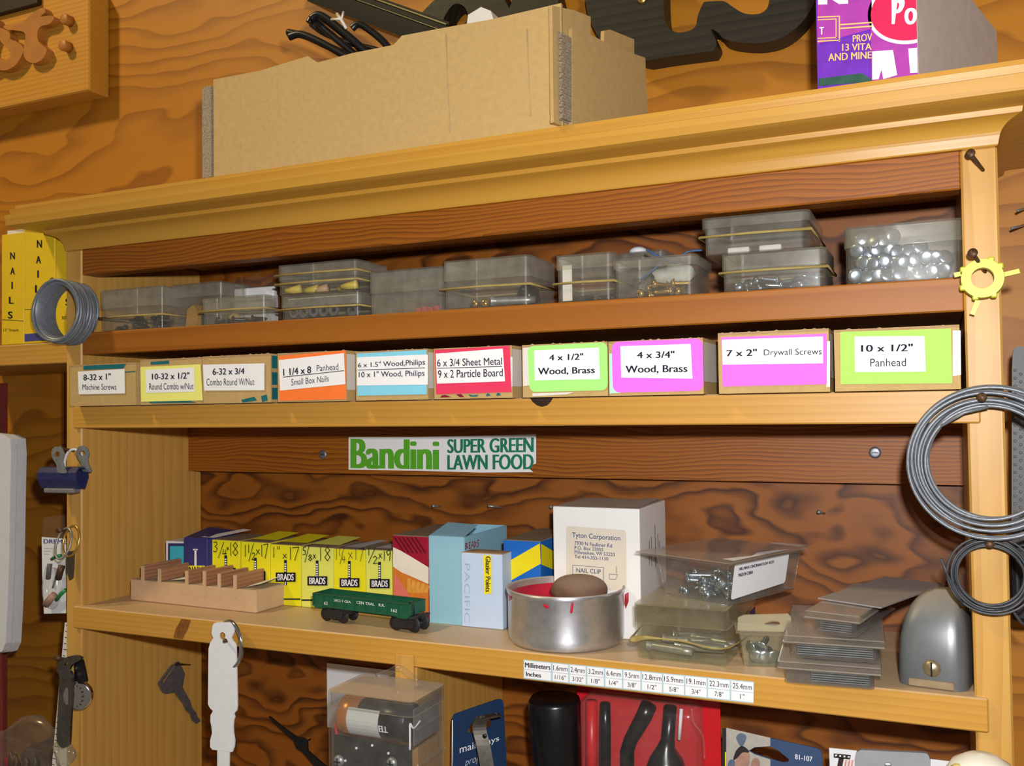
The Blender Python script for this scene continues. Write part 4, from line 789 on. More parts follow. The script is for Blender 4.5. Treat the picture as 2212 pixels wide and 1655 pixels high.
tag(b.make('grey_card', M['greycard']), 'stiff grey card lying on the topmost flat clear case', 'card')
# --- grey metal cover with a brass screw
p, q = az(1935, 1479), az(2092, 1500); rz = math.atan2(q.y - p.y, q.x - p.x); w_ = (q - p).length; h = .0545
t = thing('metal_cover', 'dusty grey rounded metal cover with a brass screw, beside the right upright', 'cover', (p.x, p.y, .0002), rz); F = Face(t.location, rz)
b = B(); nz, na = 14, 24
for j in range(nz + 1):
    f_ = j / nz; zz_ = h * math.sin(f_ * math.pi / 2) if j > 5 else h * f_ * 1.25 * .99
    zz_ = h * (1 - (1 - f_) ** 1.7); s = max(.03, (1 - (zz_ / h) ** 3.6)) ** .5
    sl = .0010 + .008 * (zz_ / h) ** 2
    x0, x1 = w_ * (1 - s) * .60, w_ - w_ * (1 - s) * .28; y0_, y1_ = sl + .012 * (1 - s), .048 - .022 * (1 - s)
    for k in range(na):
        a = 2 * math.pi * k / na - 2.5; ca, sa = math.cos(a), math.sin(a); e = .38
        b.v.append(Vector(((x0 + x1) / 2 + (x1 - x0) / 2 * math.copysign(abs(ca) ** e, ca), (y0_ + y1_) / 2 + (y1_ - y0_) / 2 * math.copysign(abs(sa) ** e, sa), zz_)))
for j in range(nz):
    for k in range(na): l = (k + 1) % na; b.f.append((j * na + k, j * na + l, (j + 1) * na + l, (j + 1) * na + k)); b.m.append(0); b.s.append(True)
b.f.append(tuple(range(nz * na, nz * na + na))); b.m.append(0); b.s.append(True)
part('shell', b, M['greymetal'], t)
s0 = F.px(2012, 1447, .0); part('screw', B().lathe([(0, -.0022), (.003, -.0018), (.0052, -.0006), (.0056, .0008)], 0, 24, Matrix.Translation((s0.x, .0022, s0.z)) @ Matrix.Rotation(-math.pi / 2, 4, 'X')).box((s0.x - .0004, -.0004, s0.z - .004), (s0.x + .0004, .0006, s0.z + .004), 1), [pm('tarnished_brass', (.36, .28, .17), .35, .6, var=.15), M['dsteel']], t, 'brass screw')
n0 = F.px(1962, 1476); n1 = F.px(2062, 1490); part('bottom_notch', B().rbox((n0.x, -.0006, .0004), (n1.x, .003, .0048), .0006, seg=1), M['dustlid'], t)
# ---------------------------------------------------------------- stickers, screws and nails of the shelf unit
M.update(bgreen=pm('bright_green_print', (.10, .42, .02), .5, var=.05), dgreen=pm('dark_green_print', (.012, .20, .11), .5, var=.05), gridblue=pm('grid_line_blue', (.42, .56, .62), .6, var=.02),
    dwood=wood('black_stained_wood', (.026, .021, .012), (.008, .006, .004), 'x', 120, 3., 2, 20, rough=.5), dwoodedge=pm('worn_edge_wood', (.40, .28, .14), .6, var=.2),
    signwood=wood('sign_board_wood', (.62, .30, .035), (.42, .16, .015), 'x', 200, 2.5, 1.2, 10, rough=.45, sharp=.7), signlet=pm('sign_letter_wood', (.46, .18, .03), .5, var=.12, scale=60),
    darkboard=pm('dark_brown_strip', (.03, .014, .006), .6, var=.2), whiteplast=pm('white_plastic', (.74, .76, .80), .5, var=.03), vinyl=pm('white_vinyl_sheet', (.66, .68, .72), .45, var=.03), redtex=pm('red_textured_plastic', (.22, .03, .022), .6, var=.25, scale=700, bumpy=.6),
    grey=pm('grey_plastic', (.10, .10, .10), .5, var=.1), bluepaint=pm('dark_blue_enamel', (.03, .032, .11), .3, var=.15, scale=200), chrome=pm('chrome', (.75, .75, .76), .12, 1., var=.05), wire=pm('grey_wire', (.20, .22, .25), .38, .25, var=.15, scale=400), wire2=pm('dark_grey_wire', (.075, .08, .09), .42, .25, var=.2),
    neon=pm('yellow_green_plastic', (.50, .53, .015), .4, var=.03), olive=pm('olive_plastic', (.06, .05, .03), .45, var=.1), green2=pm('green_plastic', (.01, .25, .06), .4, var=.1), skin=pm('pinkish_print', (.50, .28, .2), .6, var=.2),
    cardnavy=pm('navy_card', (.012, .035, .095), .45, var=.06), slate=pm('slate_blue_card', (.045, .085, .18), .45, var=.05), photogrey=pm('photo_beige_print', (.50, .46, .40), .5, var=.1), hair=pm('dark_hair_print', (.03, .022, .02), .5, var=.2), denim=pm('blue_grey_print', (.14, .18, .25), .5, var=.15),
    redcard=pm('red_card', (.62, .012, .018), .35, var=.04), rubber=pm('black_rubber', (.006, .006, .007), .28, var=.2, spec=.55), pcb=pm('dark_circuit_board', (.018, .02, .018), .4, var=.2), copper=pm('copper_foil', (.62, .24, .06), .3, .5, var=.06), golds=pm('gold_foil', (.72, .42, .06), .3, .5, var=.05), tag=pm('grey_white_sticker', (.56, .57, .54), .7, var=.03),
    hookm=pm('worn_steel_strap', (.30, .28, .25), .35, 1., var=.2), tabgrey=pm('grey_tab', (.36, .37, .38), .5, var=.04), ivory=pm('ivory_plastic', (.74, .72, .62), .4, var=.03), cream2=pm('stained_yellow', (.66, .55, .20), .5, var=.1), flame=pm('salmon_print', (.80, .36, .26), .5, var=.1), kraftin=pm('corrugated_edge', (.44, .34, .22), .9, var=.35, scale=900))
FF = Face((0, -.003, 0))
b = B().poly(FF.quad((1131, 1425), (1629, 1473), (1628, 1520), (1131, 1466), lift=.0003)[::-1])
cols = [1131, 1192, 1229, 1267, 1306, 1345, 1385, 1431.5, 1479, 1528, 1578, 1629]; mmv = ['Millimeters', '1.6mm', '2.4mm', '3.2mm', '6.4mm', '9.5mm', '12.8mm', '15.9mm', '19.1mm', '22.3mm', '25.4mm']; inv = ['Inches', '1/16"', '3/32"', '1/8"', '1/4"', '3/8"', '1/2"', '5/8"', '3/4"', '7/8"', '1"']
def ty(u): return 1425 + (u - 1131) / 498 * 48
def by_(u): return 1466 + (u - 1131) / 498 * 54
def my(u, f): return ty(u) + (by_(u) - ty(u)) * f
for k in range(11):
    u0, u1 = cols[k], cols[k + 1]
    for f0, f1, s in ((.05, .50, mmv[k]), (.53, .95, inv[k])):
        b.poly(FF.quad((u0 + 1.7, my(u0, f0)), (u1 - 1.7, my(u1, f0)), (u1 - 1.7, my(u1, f1)), (u0 + 1.7, my(u0, f1)), lift=.00045)[::-1], 1)
        lw = {11: 55, 5: 31, 6: 41 if k > 5 else 44}.get(len(s), 8) if f0 < .5 else {6: 33, 5: 24, 4: 19, 2: 9}[len(s)]
        cx = (u0 + u1) / 2 if (k or f0 < .5) else u0 + 5 + lw / 2; a0, a1 = cx - lw / 2, cx + lw / 2; g0, g1 = f0 + .09, f1 - .10
        b.text(s, FF.quad((a0, my(a0, g0)), (a1, my(a1, g0)), (a1, my(a1, g1)), (a0, my(a0, g1)), lift=.0006), 2, .03 if k == 0 else 0.)
for v in b.v: pass
o = b.make('measurement_sticker', [M['gridblue'], M['paper'], M['ink']], sh3, 'white millimeters and inches table sticker')
for v in o.data.vertices: v.co.z += .27
for v in o.data.vertices: v.co.y -= .003
FL = Face((0, .129, 0))
qd = FL.quad((753, 944), (1158, 938), (1157, 1008), (753, 1015), lift=.0004)
b = B(); b.poly(FL.quad((753, 944), (900, 944), (1060, 941), (1158, 938), (1158, 1001), (1140, 1010), (1152, 1020), (1040, 1021), (900, 1017), (753, 1015), lift=.0004)[::-1])
b.text('Bandini', FL.quad((757, 948), (949, 950), (949, 1015), (757, 1012), lift=.0006), 1, .05); b.text('SUPER GREEN', FL.quad((966, 949), (1153, 945), (1153, 977), (966, 979), lift=.0006), 2, .045); b.text('LAWN FOOD', FL.quad((966, 983), (1153, 981), (1153, 1014), (966, 1015), lift=.0006), 2, .045)
o = b.make('sticker', [M['paper'], M['bgreen'], M['dgreen']], led, 'torn white Bandini Super Green Lawn Food sticker')
for v in o.data.vertices: v.co.y += .129
for v in o.data.vertices: v.co.z += .27
for u, v in ((1890, 978), (697, 982)):
    g0 = FL.px(u, v); b = B().lathe([(0, -.0006), (.0025, -.0008), (.0042, -.0004), (.0044, .0004)], 0, 20, Matrix.Translation((g0.x, .129, g0.z + .27)) @ Matrix.Rotation(-math.pi / 2, 4, 'X')); b.box((g0.x - .0022, .1279, g0.z + .27 - .0004), (g0.x + .0022, .1283, g0.z + .27 + .0004), 1)
    b.make('screw', [M['greyfoam'], M['dsteel']], led, 'grey countersunk screw')
def nail(head, base, r=.0011, hr=.0026, m='rust', lab='bent rusty nail'):     # nail driven into the cabinet at base
    h_, b_ = Vector(head), Vector(base); d = (h_ - b_).normalized(); b = B().tube([b_ - d * .002, h_], r, n=10); Mx = Matrix.Translation(h_) @ d.to_track_quat('Z', 'Y').to_matrix().to_4x4()
    b.lathe([(hr, -.0006), (hr, .0003), (0, .0005)], 0, 14, Mx); 
    for p in b.v: p.z += .27
    return b.make('nail', M[m], cab, lab)
nail(at(2096, 331, -.018), at(2122, 366, -.0005)); nail(at(2101, 546, -.026), at(2127, 586, -.0005)); nail(at(2121, 858, -.022), at(2137, 873, -.0005)); nail(at(2138, 1174, -.012), at(2139, 1180, -.0005))
nail(at(112, 606, -.022), at(158, 615, -.0005)); nail(at(130, 968, -.018), at(158, 974, -.0005)); nail(at(127, 1145, -.018), at(152, 1147, -.0005)); nail(at(124, 1421, -.020), at(152, 1425, -.0005))
nail(at(486, 1384, -.022), at(494, 1388, -.003), .0009, .0016)
nail(ax(382, 1434, .017), ax(410, 1436.5, .0005), .0007, .0012, 'dsteel', 'thin dark nail'); nail(ax(150, 1607, -.0195) + Vector((.012, -.003, 0)), ax(150, 1607, -.0195) + Vector((.0198, -.003, 0)), .0006, .0009, 'dsteel', 'thin dark nail') if False else None
for u, v, u2, v2 in ((935, 1093, 950, 1094), (1055, 1093, 1081, 1096), (1190, 1095, 1194, 1096), (1768, 1106, 1780, 1109)): nail(at(u, v, D - .010), at(u2, v2, D - .0005), .0008, .0015, 'steel', 'nail tip sticking out of the back')
# ---------------------------------------------------------------- on top of the crown: cardboard box with cords
ZT = .3499; yf = -.027
p = az(444, 384, ZT); q = az(1222, 266, ZT); 
x0, x1 = at(444, 383, yf).x, at(1216, 266, yf).x; ye = ax(1398, 240, x1).y
t = thing('cardboard_box', 'long open cardboard box with torn rim on top of the crown molding', 'box', (x0, yf, ZT + .0002)); F = Face(t.location); w_ = x1 - x0; dp = min(ye - yf, .115)
th = .0028
rim = [(461, 172), (560, 153), (665, 121), (686, 135), (760, 115), (850, 97), (868, 77), (975, 57), (1060, 42), (1190, 11)]
rp = [F.px(u, v) for u, v in rim]
pl = [(0, 0), (w_ - .0005, 0), (w_ - .0005, rp[-1].z)] + [(p_.x, p_.z) for p_ in rp[::-1]] + [(rp[0].x, rp[0].z)]
pl = [(rp[0].x, 0.0), (w_, 0.0), (w_, rp[-1].z)] + [(p_.x, p_.z) for p_ in rp[-2::-1]]
part('front_panel', B().prism(pl, lambda x, z: (x, 0, z), (0, th, 0)), M['kraft'], t)
b = B(); hL = rp[0].z * .93; b.box((-.0012, .0002, 0), (.0016, dp, hL)); part('end_panel', b, M['kraft'], t)
b = B().box((-.0030, -.0002, .0004), (-.0012, .0034, hL)); b.box((-.0014, -.0001, .0004), (rp[0].x * .7, .003, hL + .001)); part('folded_edge', b, M['kraftin'], t, 'corrugated folded edge')
cr = [F.px(1005, 60), F.px(968, 66)]
for (u0, v0, u1, v1) in ((963, 72, 972, 285), (1138, 62, 1146, 250)):
    b = B().tube([F.px(u0, v0, .0003), F.px((u0 + u1) / 2 - 2, (v0 + v1) / 2, .0003), F.px(u1, v1, .0002)], .0003, n=6); part('crease', b, pm('cardboard_crease', (.56, .39, .21), .8), t)
def ex_(u, v): g = ax(u, v, x0 + w_ + .0002); return (g.y - yf, g.z - ZT)
E0, E1 = Vector((x0 + w_ + .0003, yf + .0030, 0)), Vector((.489, .085, 0)); er = math.atan2(E1.y - E0.y, E1.x - E0.x); EF = Face((E0.x, E0.y, ZT + .0002), er); ed_ = Vector((math.cos(er), math.sin(er), 0)); en = Vector((math.sin(er), -math.cos(er), 0)); eo = E0 - Vector((x0, yf, 0))
def ep(name, px, l0, th_, mat='kraft', lab=None, bottom=()):
    pts = [(q.x, max(.0003, q.z) if i not in bottom else .0003) for i, q in enumerate(EF.px(u, v, l0) for u, v in px)]
    return part(name, B().prism(pts, lambda a, c: tuple(eo + ed_ * a + en * l0 + Vector((0, 0, c))), -en * th_, ), M[mat], t, lab)
ep('inner_flap', [(1196, 262), (1276, 255), (1276, 36), (1240, 22), (1193, 12)], -.0004, .0026, bottom=(0, 1))
ep('end_panel', [(1236, 265), (1402, 243), (1394, 125), (1372, 117), (1330, 104), (1290, 82), (1262, 68), (1236, 60)], .0030, .0028, bottom=(0, 1))
c0_, c1_ = EF.px(1212, 66, .0026), EF.px(1236, 60, .0026); b = B()
for k in range(30):
    z0_ = .004 + (c0_.z - .005) * k / 30; xa = c0_.x + (.0010 if k % 2 else 0) - .0004 * (k % 3); pq = [(xa, z0_), (c1_.x - .0002, z0_), (c1_.x - .0002, z0_ + .0017), (xa, z0_ + .0017)]
    b.prism(pq, lambda a, c: tuple(eo + ed_ * a + en * .0027 + Vector((0, 0, c))), -en * .0022)
b.prism([(c0_.x, .003), (c1_.x, .003), (c1_.x, c0_.z), (c0_.x, c0_.z)], lambda a, c: tuple(eo + ed_ * a + en * .0006 + Vector((0, 0, c))), -en * .0004)
part('corrugated_edge', b, M['kraftin'], t, 'torn corrugated edge')
ep('end_flap', [(1303, 125), (1370, 140), (1370, 85), (1318, 64), (1305, 66)], -.004, .0028)
dp = .105
part('back_panel', B().box((0, dp - .003, 0), (w_ + .024, dp, .07)), M['kraft'], t); part('bottom', B().box((.002, .003, 0), (w_ - .003, dp - .003, .002)), M['kraft'], t)
# black case, cords, paper in the box
def bar(a, e, wd, hh, b, mat=0):
    a, e = Vector(a), Vector(e); d = (e - a).normalized(); up = Vector((0, 0, 1)); s = d.cross(up).normalized() * wd / 2; n = s.cross(d).normalized() * hh / 2
    return b.add([a - s - n, a + s - n, a + s + n, a - s + n, e - s - n, e + s - n, e + s + n, e - s + n], [(0, 3, 2, 1), (4, 5, 6, 7), (0, 1, 5, 4), (1, 2, 6, 5), (2, 3, 7, 6), (3, 0, 4, 7)], mat)
t = thing('black_case', 'long black case with a tan edge line leaning in the cardboard box', 'case', at(800, 60, .03)); o_ = Vector(t.location)
a, e = at(700, -12, .065) - o_, at(985, 92, .045) - o_
part('shell', bar(a, e, .03, .022, B()), pm('black_leatherette', (.003, .003, .003), .3, spec=.25), t)
d_ = Vector((0, -.016, .0085)); part('edge_line', B().tube([a + d_, e + d_], .0006, n=6).tube([a + d_ + Vector((0, -.0004, -.006)), e + d_ + Vector((0, -.0004, -.006))], .0003, n=6), M['band'], t, 'tan edge line')
cords = [[(625, 80), (650, 74), (690, 90), (730, 112), (775, 140), (800, 170)], [(622, 70), (660, 78), (700, 96), (745, 118), (790, 150)], [(672, 40), (690, 32), (720, 50), (760, 84), (800, 120), (830, 150)], [(668, 50), (676, 40), (700, 62), (745, 100), (780, 130), (800, 160)],
         [(760, 62), (775, 52), (800, 66), (830, 92), (850, 120)], [(672, 52), (700, 72), (750, 92), (800, 104), (850, 118)], [(690, 36), (730, 66), (770, 100), (790, 130), (800, 160)]]
for k, c_ in enumerate(cords):
    b = B().tube(spline([tuple(at(u, v, -.012 + .0035 * k + .001 * i)) for i, (u, v) in enumerate(c_)], 6), .0028 if k < 5 else .0022, n=10)
    if k == 0: ct = thing('power_cord', 'bundle of glossy black power cord hanging over the cardboard box rim', 'cord', at(700, 90, .03))
    for p_ in b.v: p_ -= Vector(ct.location)
    part('cord_loop', b, M['black'], ct)
b = B().tube([at(728, 30, -.014) - Vector(ct.location), at(738, 44, -.018) - Vector(ct.location), at(748, 62, -.016) - Vector(ct.location)], .0012, n=8); b.tube([at(716, 42, -.016) - Vector(ct.location), at(738, 40, -.019) - Vector(ct.location), at(742, 26, -.016) - Vector(ct.location)], .001, n=8); part('twist_tie', b, M['tape'], ct, 'white twist tie')
tag(B().prism([(0, 0), (.022, .001), (.020, .008), (.012, .0125), (.001, .0085)], lambda x, z: tuple(at(1008, 46, .02) + Vector((x, 0, z - .004))), (0, .02, 0)).make('crumpled_paper', M['tape']), 'scrap of crumpled white paper peeking over the cardboard box rim', 'paper')
# ---------------------------------------------------------------- dark saw handles on the wall
yh = .125
def cut(name, lab, loops, mat='dwood', y=yh, th_=.022, cat='saw handle', parts=()):
    o_ = at(*loops[0][0], y); t = thing(name, lab, cat, o_)
    fn = lambda u, v: tuple(at(u, v, y) - o_)
    part('handle', outline([[(g[0], g[1]) for g in lp] for lp in loops], fn, (0, th_, 0)), M[mat], t); return t, o_
big = spline([(1262, -60), (1266, 10), (1275, 45), (1300, 90), (1345, 118), (1395, 131)], 4) + spline([(1395, 131), (1450, 122), (1540, 110)], 3)[1:] + spline([(1540, 110), (1548, 92), (1536, 64), (1550, 70), (1565, 84), (1600, 92), (1650, 92), (1695, 78), (1735, 45), (1758, 5), (1764, -40), (1750, -70)], 5)[1:] + [(1690, -70)] + spline([(1690, -70), (1668, -20), (1660, 12), (1648, 26), (1630, 31), (1605, 28), (1582, 14), (1565, 3), (1548, 2)], 4) + spline([(1520, 4), (1510, 28), (1505, 52), (1494, 64), (1472, 70), (1456, 68), (1440, 55), (1434, 20), (1432, -60)], 4)
t, o_ = cut('saw_handle', 'black stained wooden saw handle with curled horns, on the wall beside the purple box', [big])
g0 = at(1387, -2, yh) - o_; part('handle_bolt', B().lathe([(0, -.0015), (.003, -.0012), (.0042, 0)], 0, 20, Matrix.Translation(g0) @ Matrix.Rotation(-math.pi / 2, 4, 'X')), M['brass'], t, 'brass bolt')
lf = spline([(890, 60), (905, 35), (930, 8), (960, -20), (1000, -60)], 4) + [(1060, -60)] + [(1085, -10), (1100, 18), (1112, -10), (1118, -60)] + [(1190, -60), (1205, 0), (1212, 40), (1215, 90), (900, 90)]
hl = spline([(955, 52), (968, 22), (985, 8), (1002, 14), (1010, 30), (1008, 44), (990, 60), (965, 66)], 4, True)
cut('saw_handle', 'dark wooden saw handle partly hidden behind the cardboard box', [lf, hl], th_=.022)
# ---------------------------------------------------------------- purple cereal carton, cut down
yf = -.024
x0, xm, x1 = at(1766, 180, yf + .0).x, at(1883, 170, yf).x, at(1983, 155, yf).x
t = thing('cut_cereal_carton', 'cut down purple cereal carton standing on the crown molding', 'carton', (x0, yf, ZT + .0002)); F = Face(t.location)
M['purple'] = pm('purple_print', (.17, .035, .48), .3, var=.12, scale=90); M['magp'] = pm('magenta_purple_print', (.42, .055, .40), .3, var=.1, scale=90); M['goldp'] = pm('gold_print', (.78, .55, .18), .4, var=.05); M['redp'] = pm('red_oval_print', (.66, .02, .09), .35, var=.05); M['greyboard'] = pm('grey_chipboard', (.56, .48, .42), .8, var=.06); M['dgp'] = pm('dark_green_foil', (.03, .10, .07), .35, var=.2)
w_ = x1 - x0; wm = xm - x0; zb0 = F.px(1766, 176).z; H = .125
part('side_panel', B().box((0, .0006, max(.0002, .0002)), (wm, .0012, H)), M['purple'], t); part('front_panel', B().box((wm + .0001, 0, .0001), (w_, .0006, H)), M['magp'], t)
b = B().add([F.px(1766, 0, .0003), F.px(1766, 95, .0003), F.px(1883, 62, .0003), F.px(1883, 0, .0003)], [(0, 1, 2, 3)]); part('magenta_print', b, M['magp'], t)
b = B()
for (u0, v0, u1, v1) in ((1766, 36, 1814, 38.5), (1812, 36, 1814.5, 90), (1766, 88, 1814, 90.5), (1766, 42, 1807, 44), (1805, 42, 1807, 84), (1766, 82, 1807, 84)): b.poly(F.quad((u0, v0), (u1, v0 - (u1 - u0) * .05), (u1, v1 - (u1 - u0) * .05), (u0, v1), lift=-.0001 + .0006)[::-1])
for v0 in (48, 56): b.poly(F.quad((1814, v0 + 4), (1883, v0 - 1), (1883, v0 + 2), (1814, v0 + 7), lift=.0005)[::-1])
b.text('PROV', F.quad((1842, 76), (1884, 72), (1884, 88), (1842, 91), lift=.0005), 0, .02); b.text('13 VITA', F.quad((1819, 95), (1883, 93), (1883, 108), (1819, 110), lift=.0005), 0, .02); b.text('AND MINE', F.quad((1789, 116), (1883, 111), (1883, 126), (1789, 132), lift=.0005), 0, .02)
part('gold_lettering', b, M['goldp'], t)
b = B().text('T', F.quad((1770, 59), (1780, 58), (1780, 74), (1770, 75), lift=.0007), 0, .03)
b.text('N', F.quad((1767, -22), (1832, -26), (1832, 8), (1767, 10), lift=.0006), 0, .06); part('white_lettering', b, M['paper'], t)
b = B(); oc, orx, orz = F.px(1972, 18, .0004), .0228, .0185
pts = [(oc.x + orx * 1.05 * math.cos(k * .1309) , oc.z + orz * 1.08 * math.sin(k * .1309)) for k in range(48)]; cl = lambda pts_: [(min(x, w_), max(0, z)) for x, z in pts_]
b.poly([(x, -.0003, z) for x, z in cl(pts)], 1); pts = [(oc.x + (x - oc.x) * .93, oc.z + (z - oc.z) * .90) for x, z in pts]; b.poly([(x, -.0005, z) for x, z in cl(pts)], 0)
b.text('P', F.quad((1926, 0), (1958, -4), (1942, 52), (1926, 52), lift=.0007), 1, .05); b.text('o', F.quad((1953, 18), (1982, 16), (1980, 52), (1954, 54), lift=.0007), 1, .05); part('oval_logo', b, [M['redp'], M['paper']], t, 'red oval with white lettering')
b = B().add([F.px(1884, 111, .0004), F.px(1884, 172, .0004), F.px(1898, 171, .0004), F.px(1904, 150, .0004), F.px(1908, 171, .0004), F.px(1938, 162, .0004), F.px(1929, 108, .0004)], [(0, 1, 2, 3, 4, 5, 6)]); b.add([F.px(1962, 105, .0004), F.px(1966, 158, .0004), F.px(1982, 157, .0004), F.px(1981, 103, .0004)], [(0, 1, 2, 3)]); part('big_lettering', b, M['paper'], t)
S1 = at(2153, 120, .09); sr = math.atan2(S1.y - yf, S1.x - x1); SF = Face((x1 + .0002, yf, ZT + .0002), sr); sv, sn = Vector((math.cos(sr), math.sin(sr), 0)), Vector((math.sin(sr), -math.cos(sr), 0))
sq_ = SF.px(2153, 68); sq0 = SF.px(2100, 0); yw = .09 - yf
sd = [(.0002, .0002), (sq_.x, .0002), (sq_.x, sq_.z), (sq0.x, sq0.z), (sq0.x * .72, H + .02), (.0002, H + .02)]
part('inner_side', B().prism(sd, lambda a, c: tuple(Vector((w_ + .0002, 0, c)) + sv * a), -sn * .0006), M['greyboard'], t, 'bare grey chipboard side')
part('left_side', B().prism([(.0013, .0002), (yw, .0002), (yw, H * .5), (yw * .4, H), (.0013, H)], lambda a, c: (0, a, c), (.0006, 0, 0)), M['greyboard'], t)
part('bottom_print', B().poly(F.quad((1768, 170), (1862, 158), (1884, 172), (1884, 176), (1768, 186), lift=.0006)[::-1]), M['dgp'], t)
# ---------------------------------------------------------------- carved sign at upper left
ys = .124
xr = at(193, 188, ys).x; zb_ = at(193, 195, ys).z; zt_ = zb_ + .112
t = thing('wooden_sign', 'wooden sign board with raised cut-out letters ending in a colon', 'sign', (xr, ys, zb_)); F = Face(t.location)
part('board', B().rbox((-.30, 0, 0), (0, YW - ys - .0005, zt_ - zb_), .0015, seg=1), M['signwood'], t)
def cutl(loops, nm='letter', th_=.009): return part(nm, outline(loops, lambda u, v: tuple(F.px(u, v)), (0, -th_, 0)), M['signlet'], t)
tl = spline([(96, 28), (110, 24), (113, 33), (103, 42), (125, 40), (132, 46), (122, 58), (100, 66), (97, 92), (112, 108), (116, 116), (106, 134), (88, 142), (72, 136), (66, 118), (70, 80), (50, 72), (30, 70), (24, 62), (60, 56), (78, 42)], 4, True)
cutl([tl])
sl = spline([(14, 66), (36, 76), (38, 90), (52, 96), (66, 110), (60, 130), (44, 150), (22, 158), (0, 150), (-12, 136), (6, 128), (26, 136), (38, 128), (36, 112), (20, 100), (12, 82)], 4, True); cutl([sl])
cutl([spline([(-30, 80), (-2, 64), (6, 72), (-2, 100), (-4, 130), (8, 150), (-20, 164), (-40, 150)], 4, True)]); cutl([spline([(0, 46), (10, 50), (4, 62), (-12, 64), (-12, 52)], 4, True)], 'letter_dot')
for (u, v) in ((153, 47), (150, 103)): 
    g0 = F.px(u, v); part('colon_dot', B().lathe([(.0058, 0), (.0058, .009), (.0053, .0096), (0, .0096)], 0, 24, Matrix.Translation(g0) @ Matrix.Rotation(math.pi / 2, 4, 'X')), M['signlet'], t)
tag(B().rbox((-.42, .118, at(40, 18, .118).z), (at(80, 4, .118).x, YW - .0004, at(40, 18, .118).z + .06), .001).make('dark_strip', M['darkboard']), 'dark brown strip on the wall above the wooden sign', 'board')  # plain dark brown strip filling the corner above the sign
# ---------------------------------------------------------------- narrow shelf at the left with boxes of nails
t = thing('pine_ledge', 'narrow pine wall ledge left of the shelf unit, under the yellow boxes', 'shelf', (-.30, .0, .2125))
part('board', B().rbox((0, .002, 0), (.30 - T - .0004, D + .0035, .0190), .0009, seg=1), M['pine_x'], t)
M['nailyel'] = pm('golden_yellow_carton', (.74, .50, .012), .5, var=.04); zl = .2317
for k, (u0, u1, vt, txt, lab) in enumerate(((3, 51.5, 505, [(27, 552), (27, 585), (26, 616), (24, 648), (22, 680)], 'yellow NAILS box with Staple print, leftmost on the narrow ledge'), (52.5, 118, 492, [(85, 527), (83, 561), (82, 592), (81, 624), (79, 656)], 'yellow NAILS box with dark blue base, second on the narrow ledge'), (120, 160, 518, [(146, 652)], 'yellow NAILS box partly hidden by the solder coil and upright'))):
    y = .004; p, q = at(u0, 720, y), at(u1, 720, y); h = at((u0 + u1) / 2, vt, y).z - zl; w_ = q.x - p.x
    if k == 2: w_ = -T - .0012 - p.x
    t = thing('nail_box', lab, 'box', (p.x, y, zl + .0002), 0, 'yellow nail boxes on the left ledge'); F = Face(t.location)
    part('carton', B().rbox((0, 0, 0), (w_, .06, h), .0006, seg=1), M['nailyel'], t)
    b = B()
    if k == 0:
        for c_, (u, v) in zip('NAILS', txt): b.text(c_, F.rect(u - 5 if c_ != 'I' else u - 1.5, v - 7, u + 5 if c_ != 'I' else u + 1.5, v + 8, .0003), 0, .03)
        b.text('12" Staple', F.rect(7, 710, 40, 717, .0003), 0, .0); b.poly(F.quad((4, 690), (51, 693), (51, 694), (4, 691), lift=.0003)[::-1])
    elif k == 1:
        for c_, (u, v) in zip('NAILS', txt): b.text(c_, F.rect(u - 5.5 if c_ != 'I' else u - 1.6, v - 8, u + 5.5 if c_ != 'I' else u + 1.6, v + 8, .0003), 0, .03)
        b.text('ROOFING', F.rect(68, 687, 106, 694, .0003), 0, .02); b.poly(F.quad((53, 668), (118, 668), (118, 669), (53, 669), lift=.0003)[::-1])
    else: b.text('S', F.rect(141, 645, 150, 660, .0003), 0, .03); b.text('ROOFING', F.rect(134, 683, 158, 690, .0003), 0, .02)
    part('lettering', b, M['ink'], t)
    if k == 1: part('base_print', B().poly(F.quad((53, 722), (118, 716), (118, 734), (53, 738), lift=.0003)[::-1]), M['navyl'], t)
    if k == 0: part('open_flap', B().box((.004, .003, h), (w_ - .002, .02, h + .004)), M['tape'], t)
# ---------------------------------------------------------------- coils, rings and clips hung on the uprights
def coil(name, lab, uc, vc, uo, vo, y, rmaj, rmin, turns, rw, mat, tilt=(0, 0, 0), seg=72, ell=1.):
    c = at(uc, vc, y); t = thing(name, lab, 'wire coil', c, 0, None, tilt); rnd = random.Random(turns)
    for k in range(turns):
        a0 = rnd.uniform(0, 6.28); ph = rnd.uniform(0, 6.28); off = (k % 4 - 1.5) / 1.5 * rmin * .8, ((k // 4) / max(1, (turns - 1) // 4) * 2 - 1) * rmin
        pts = []
        for i in range(seg):
            a = 2 * math.pi * i / seg; r = rmaj + off[1] + rw * .7 * math.sin(a + ph) + rw * .4 * math.sin(2 * a + a0); pts.append((r * math.cos(a), off[0] + rw * .5 * math.sin(a * 2 + ph), r * math.sin(a) * ell))
        part('wire_turn', B().tube(pts, rw, n=7, closed=True), M[mat], t)
    return t
c0 = at(2136, 998, -.010); rm = (at(2136, 998, -.010) - at(1978, 1003, -.010)).length
t = coil('wire_coil', 'large coil of grey wire hanging from a nail on the right upright', 2137, 998, 0, 0, -.012, rm - .0008, .0052, 14, .0010, 'wire')
part('wire_end', B().tube([(.0, -.005, rm - .007), (-.012, -.0055, rm - .010), (-.024, -.005, rm - .0175)], .0009, n=7), M['wire'], t)
rm2 = (at(2140, 1244, -.008) - at(2055, 1246, -.008)).length
t = coil('wire_coil', 'small coil of dark grey wire below the large coil', 2139, 1243, 0, 0, -.008, rm2 - .0006, .0024, 9, .0007, 'wire2')
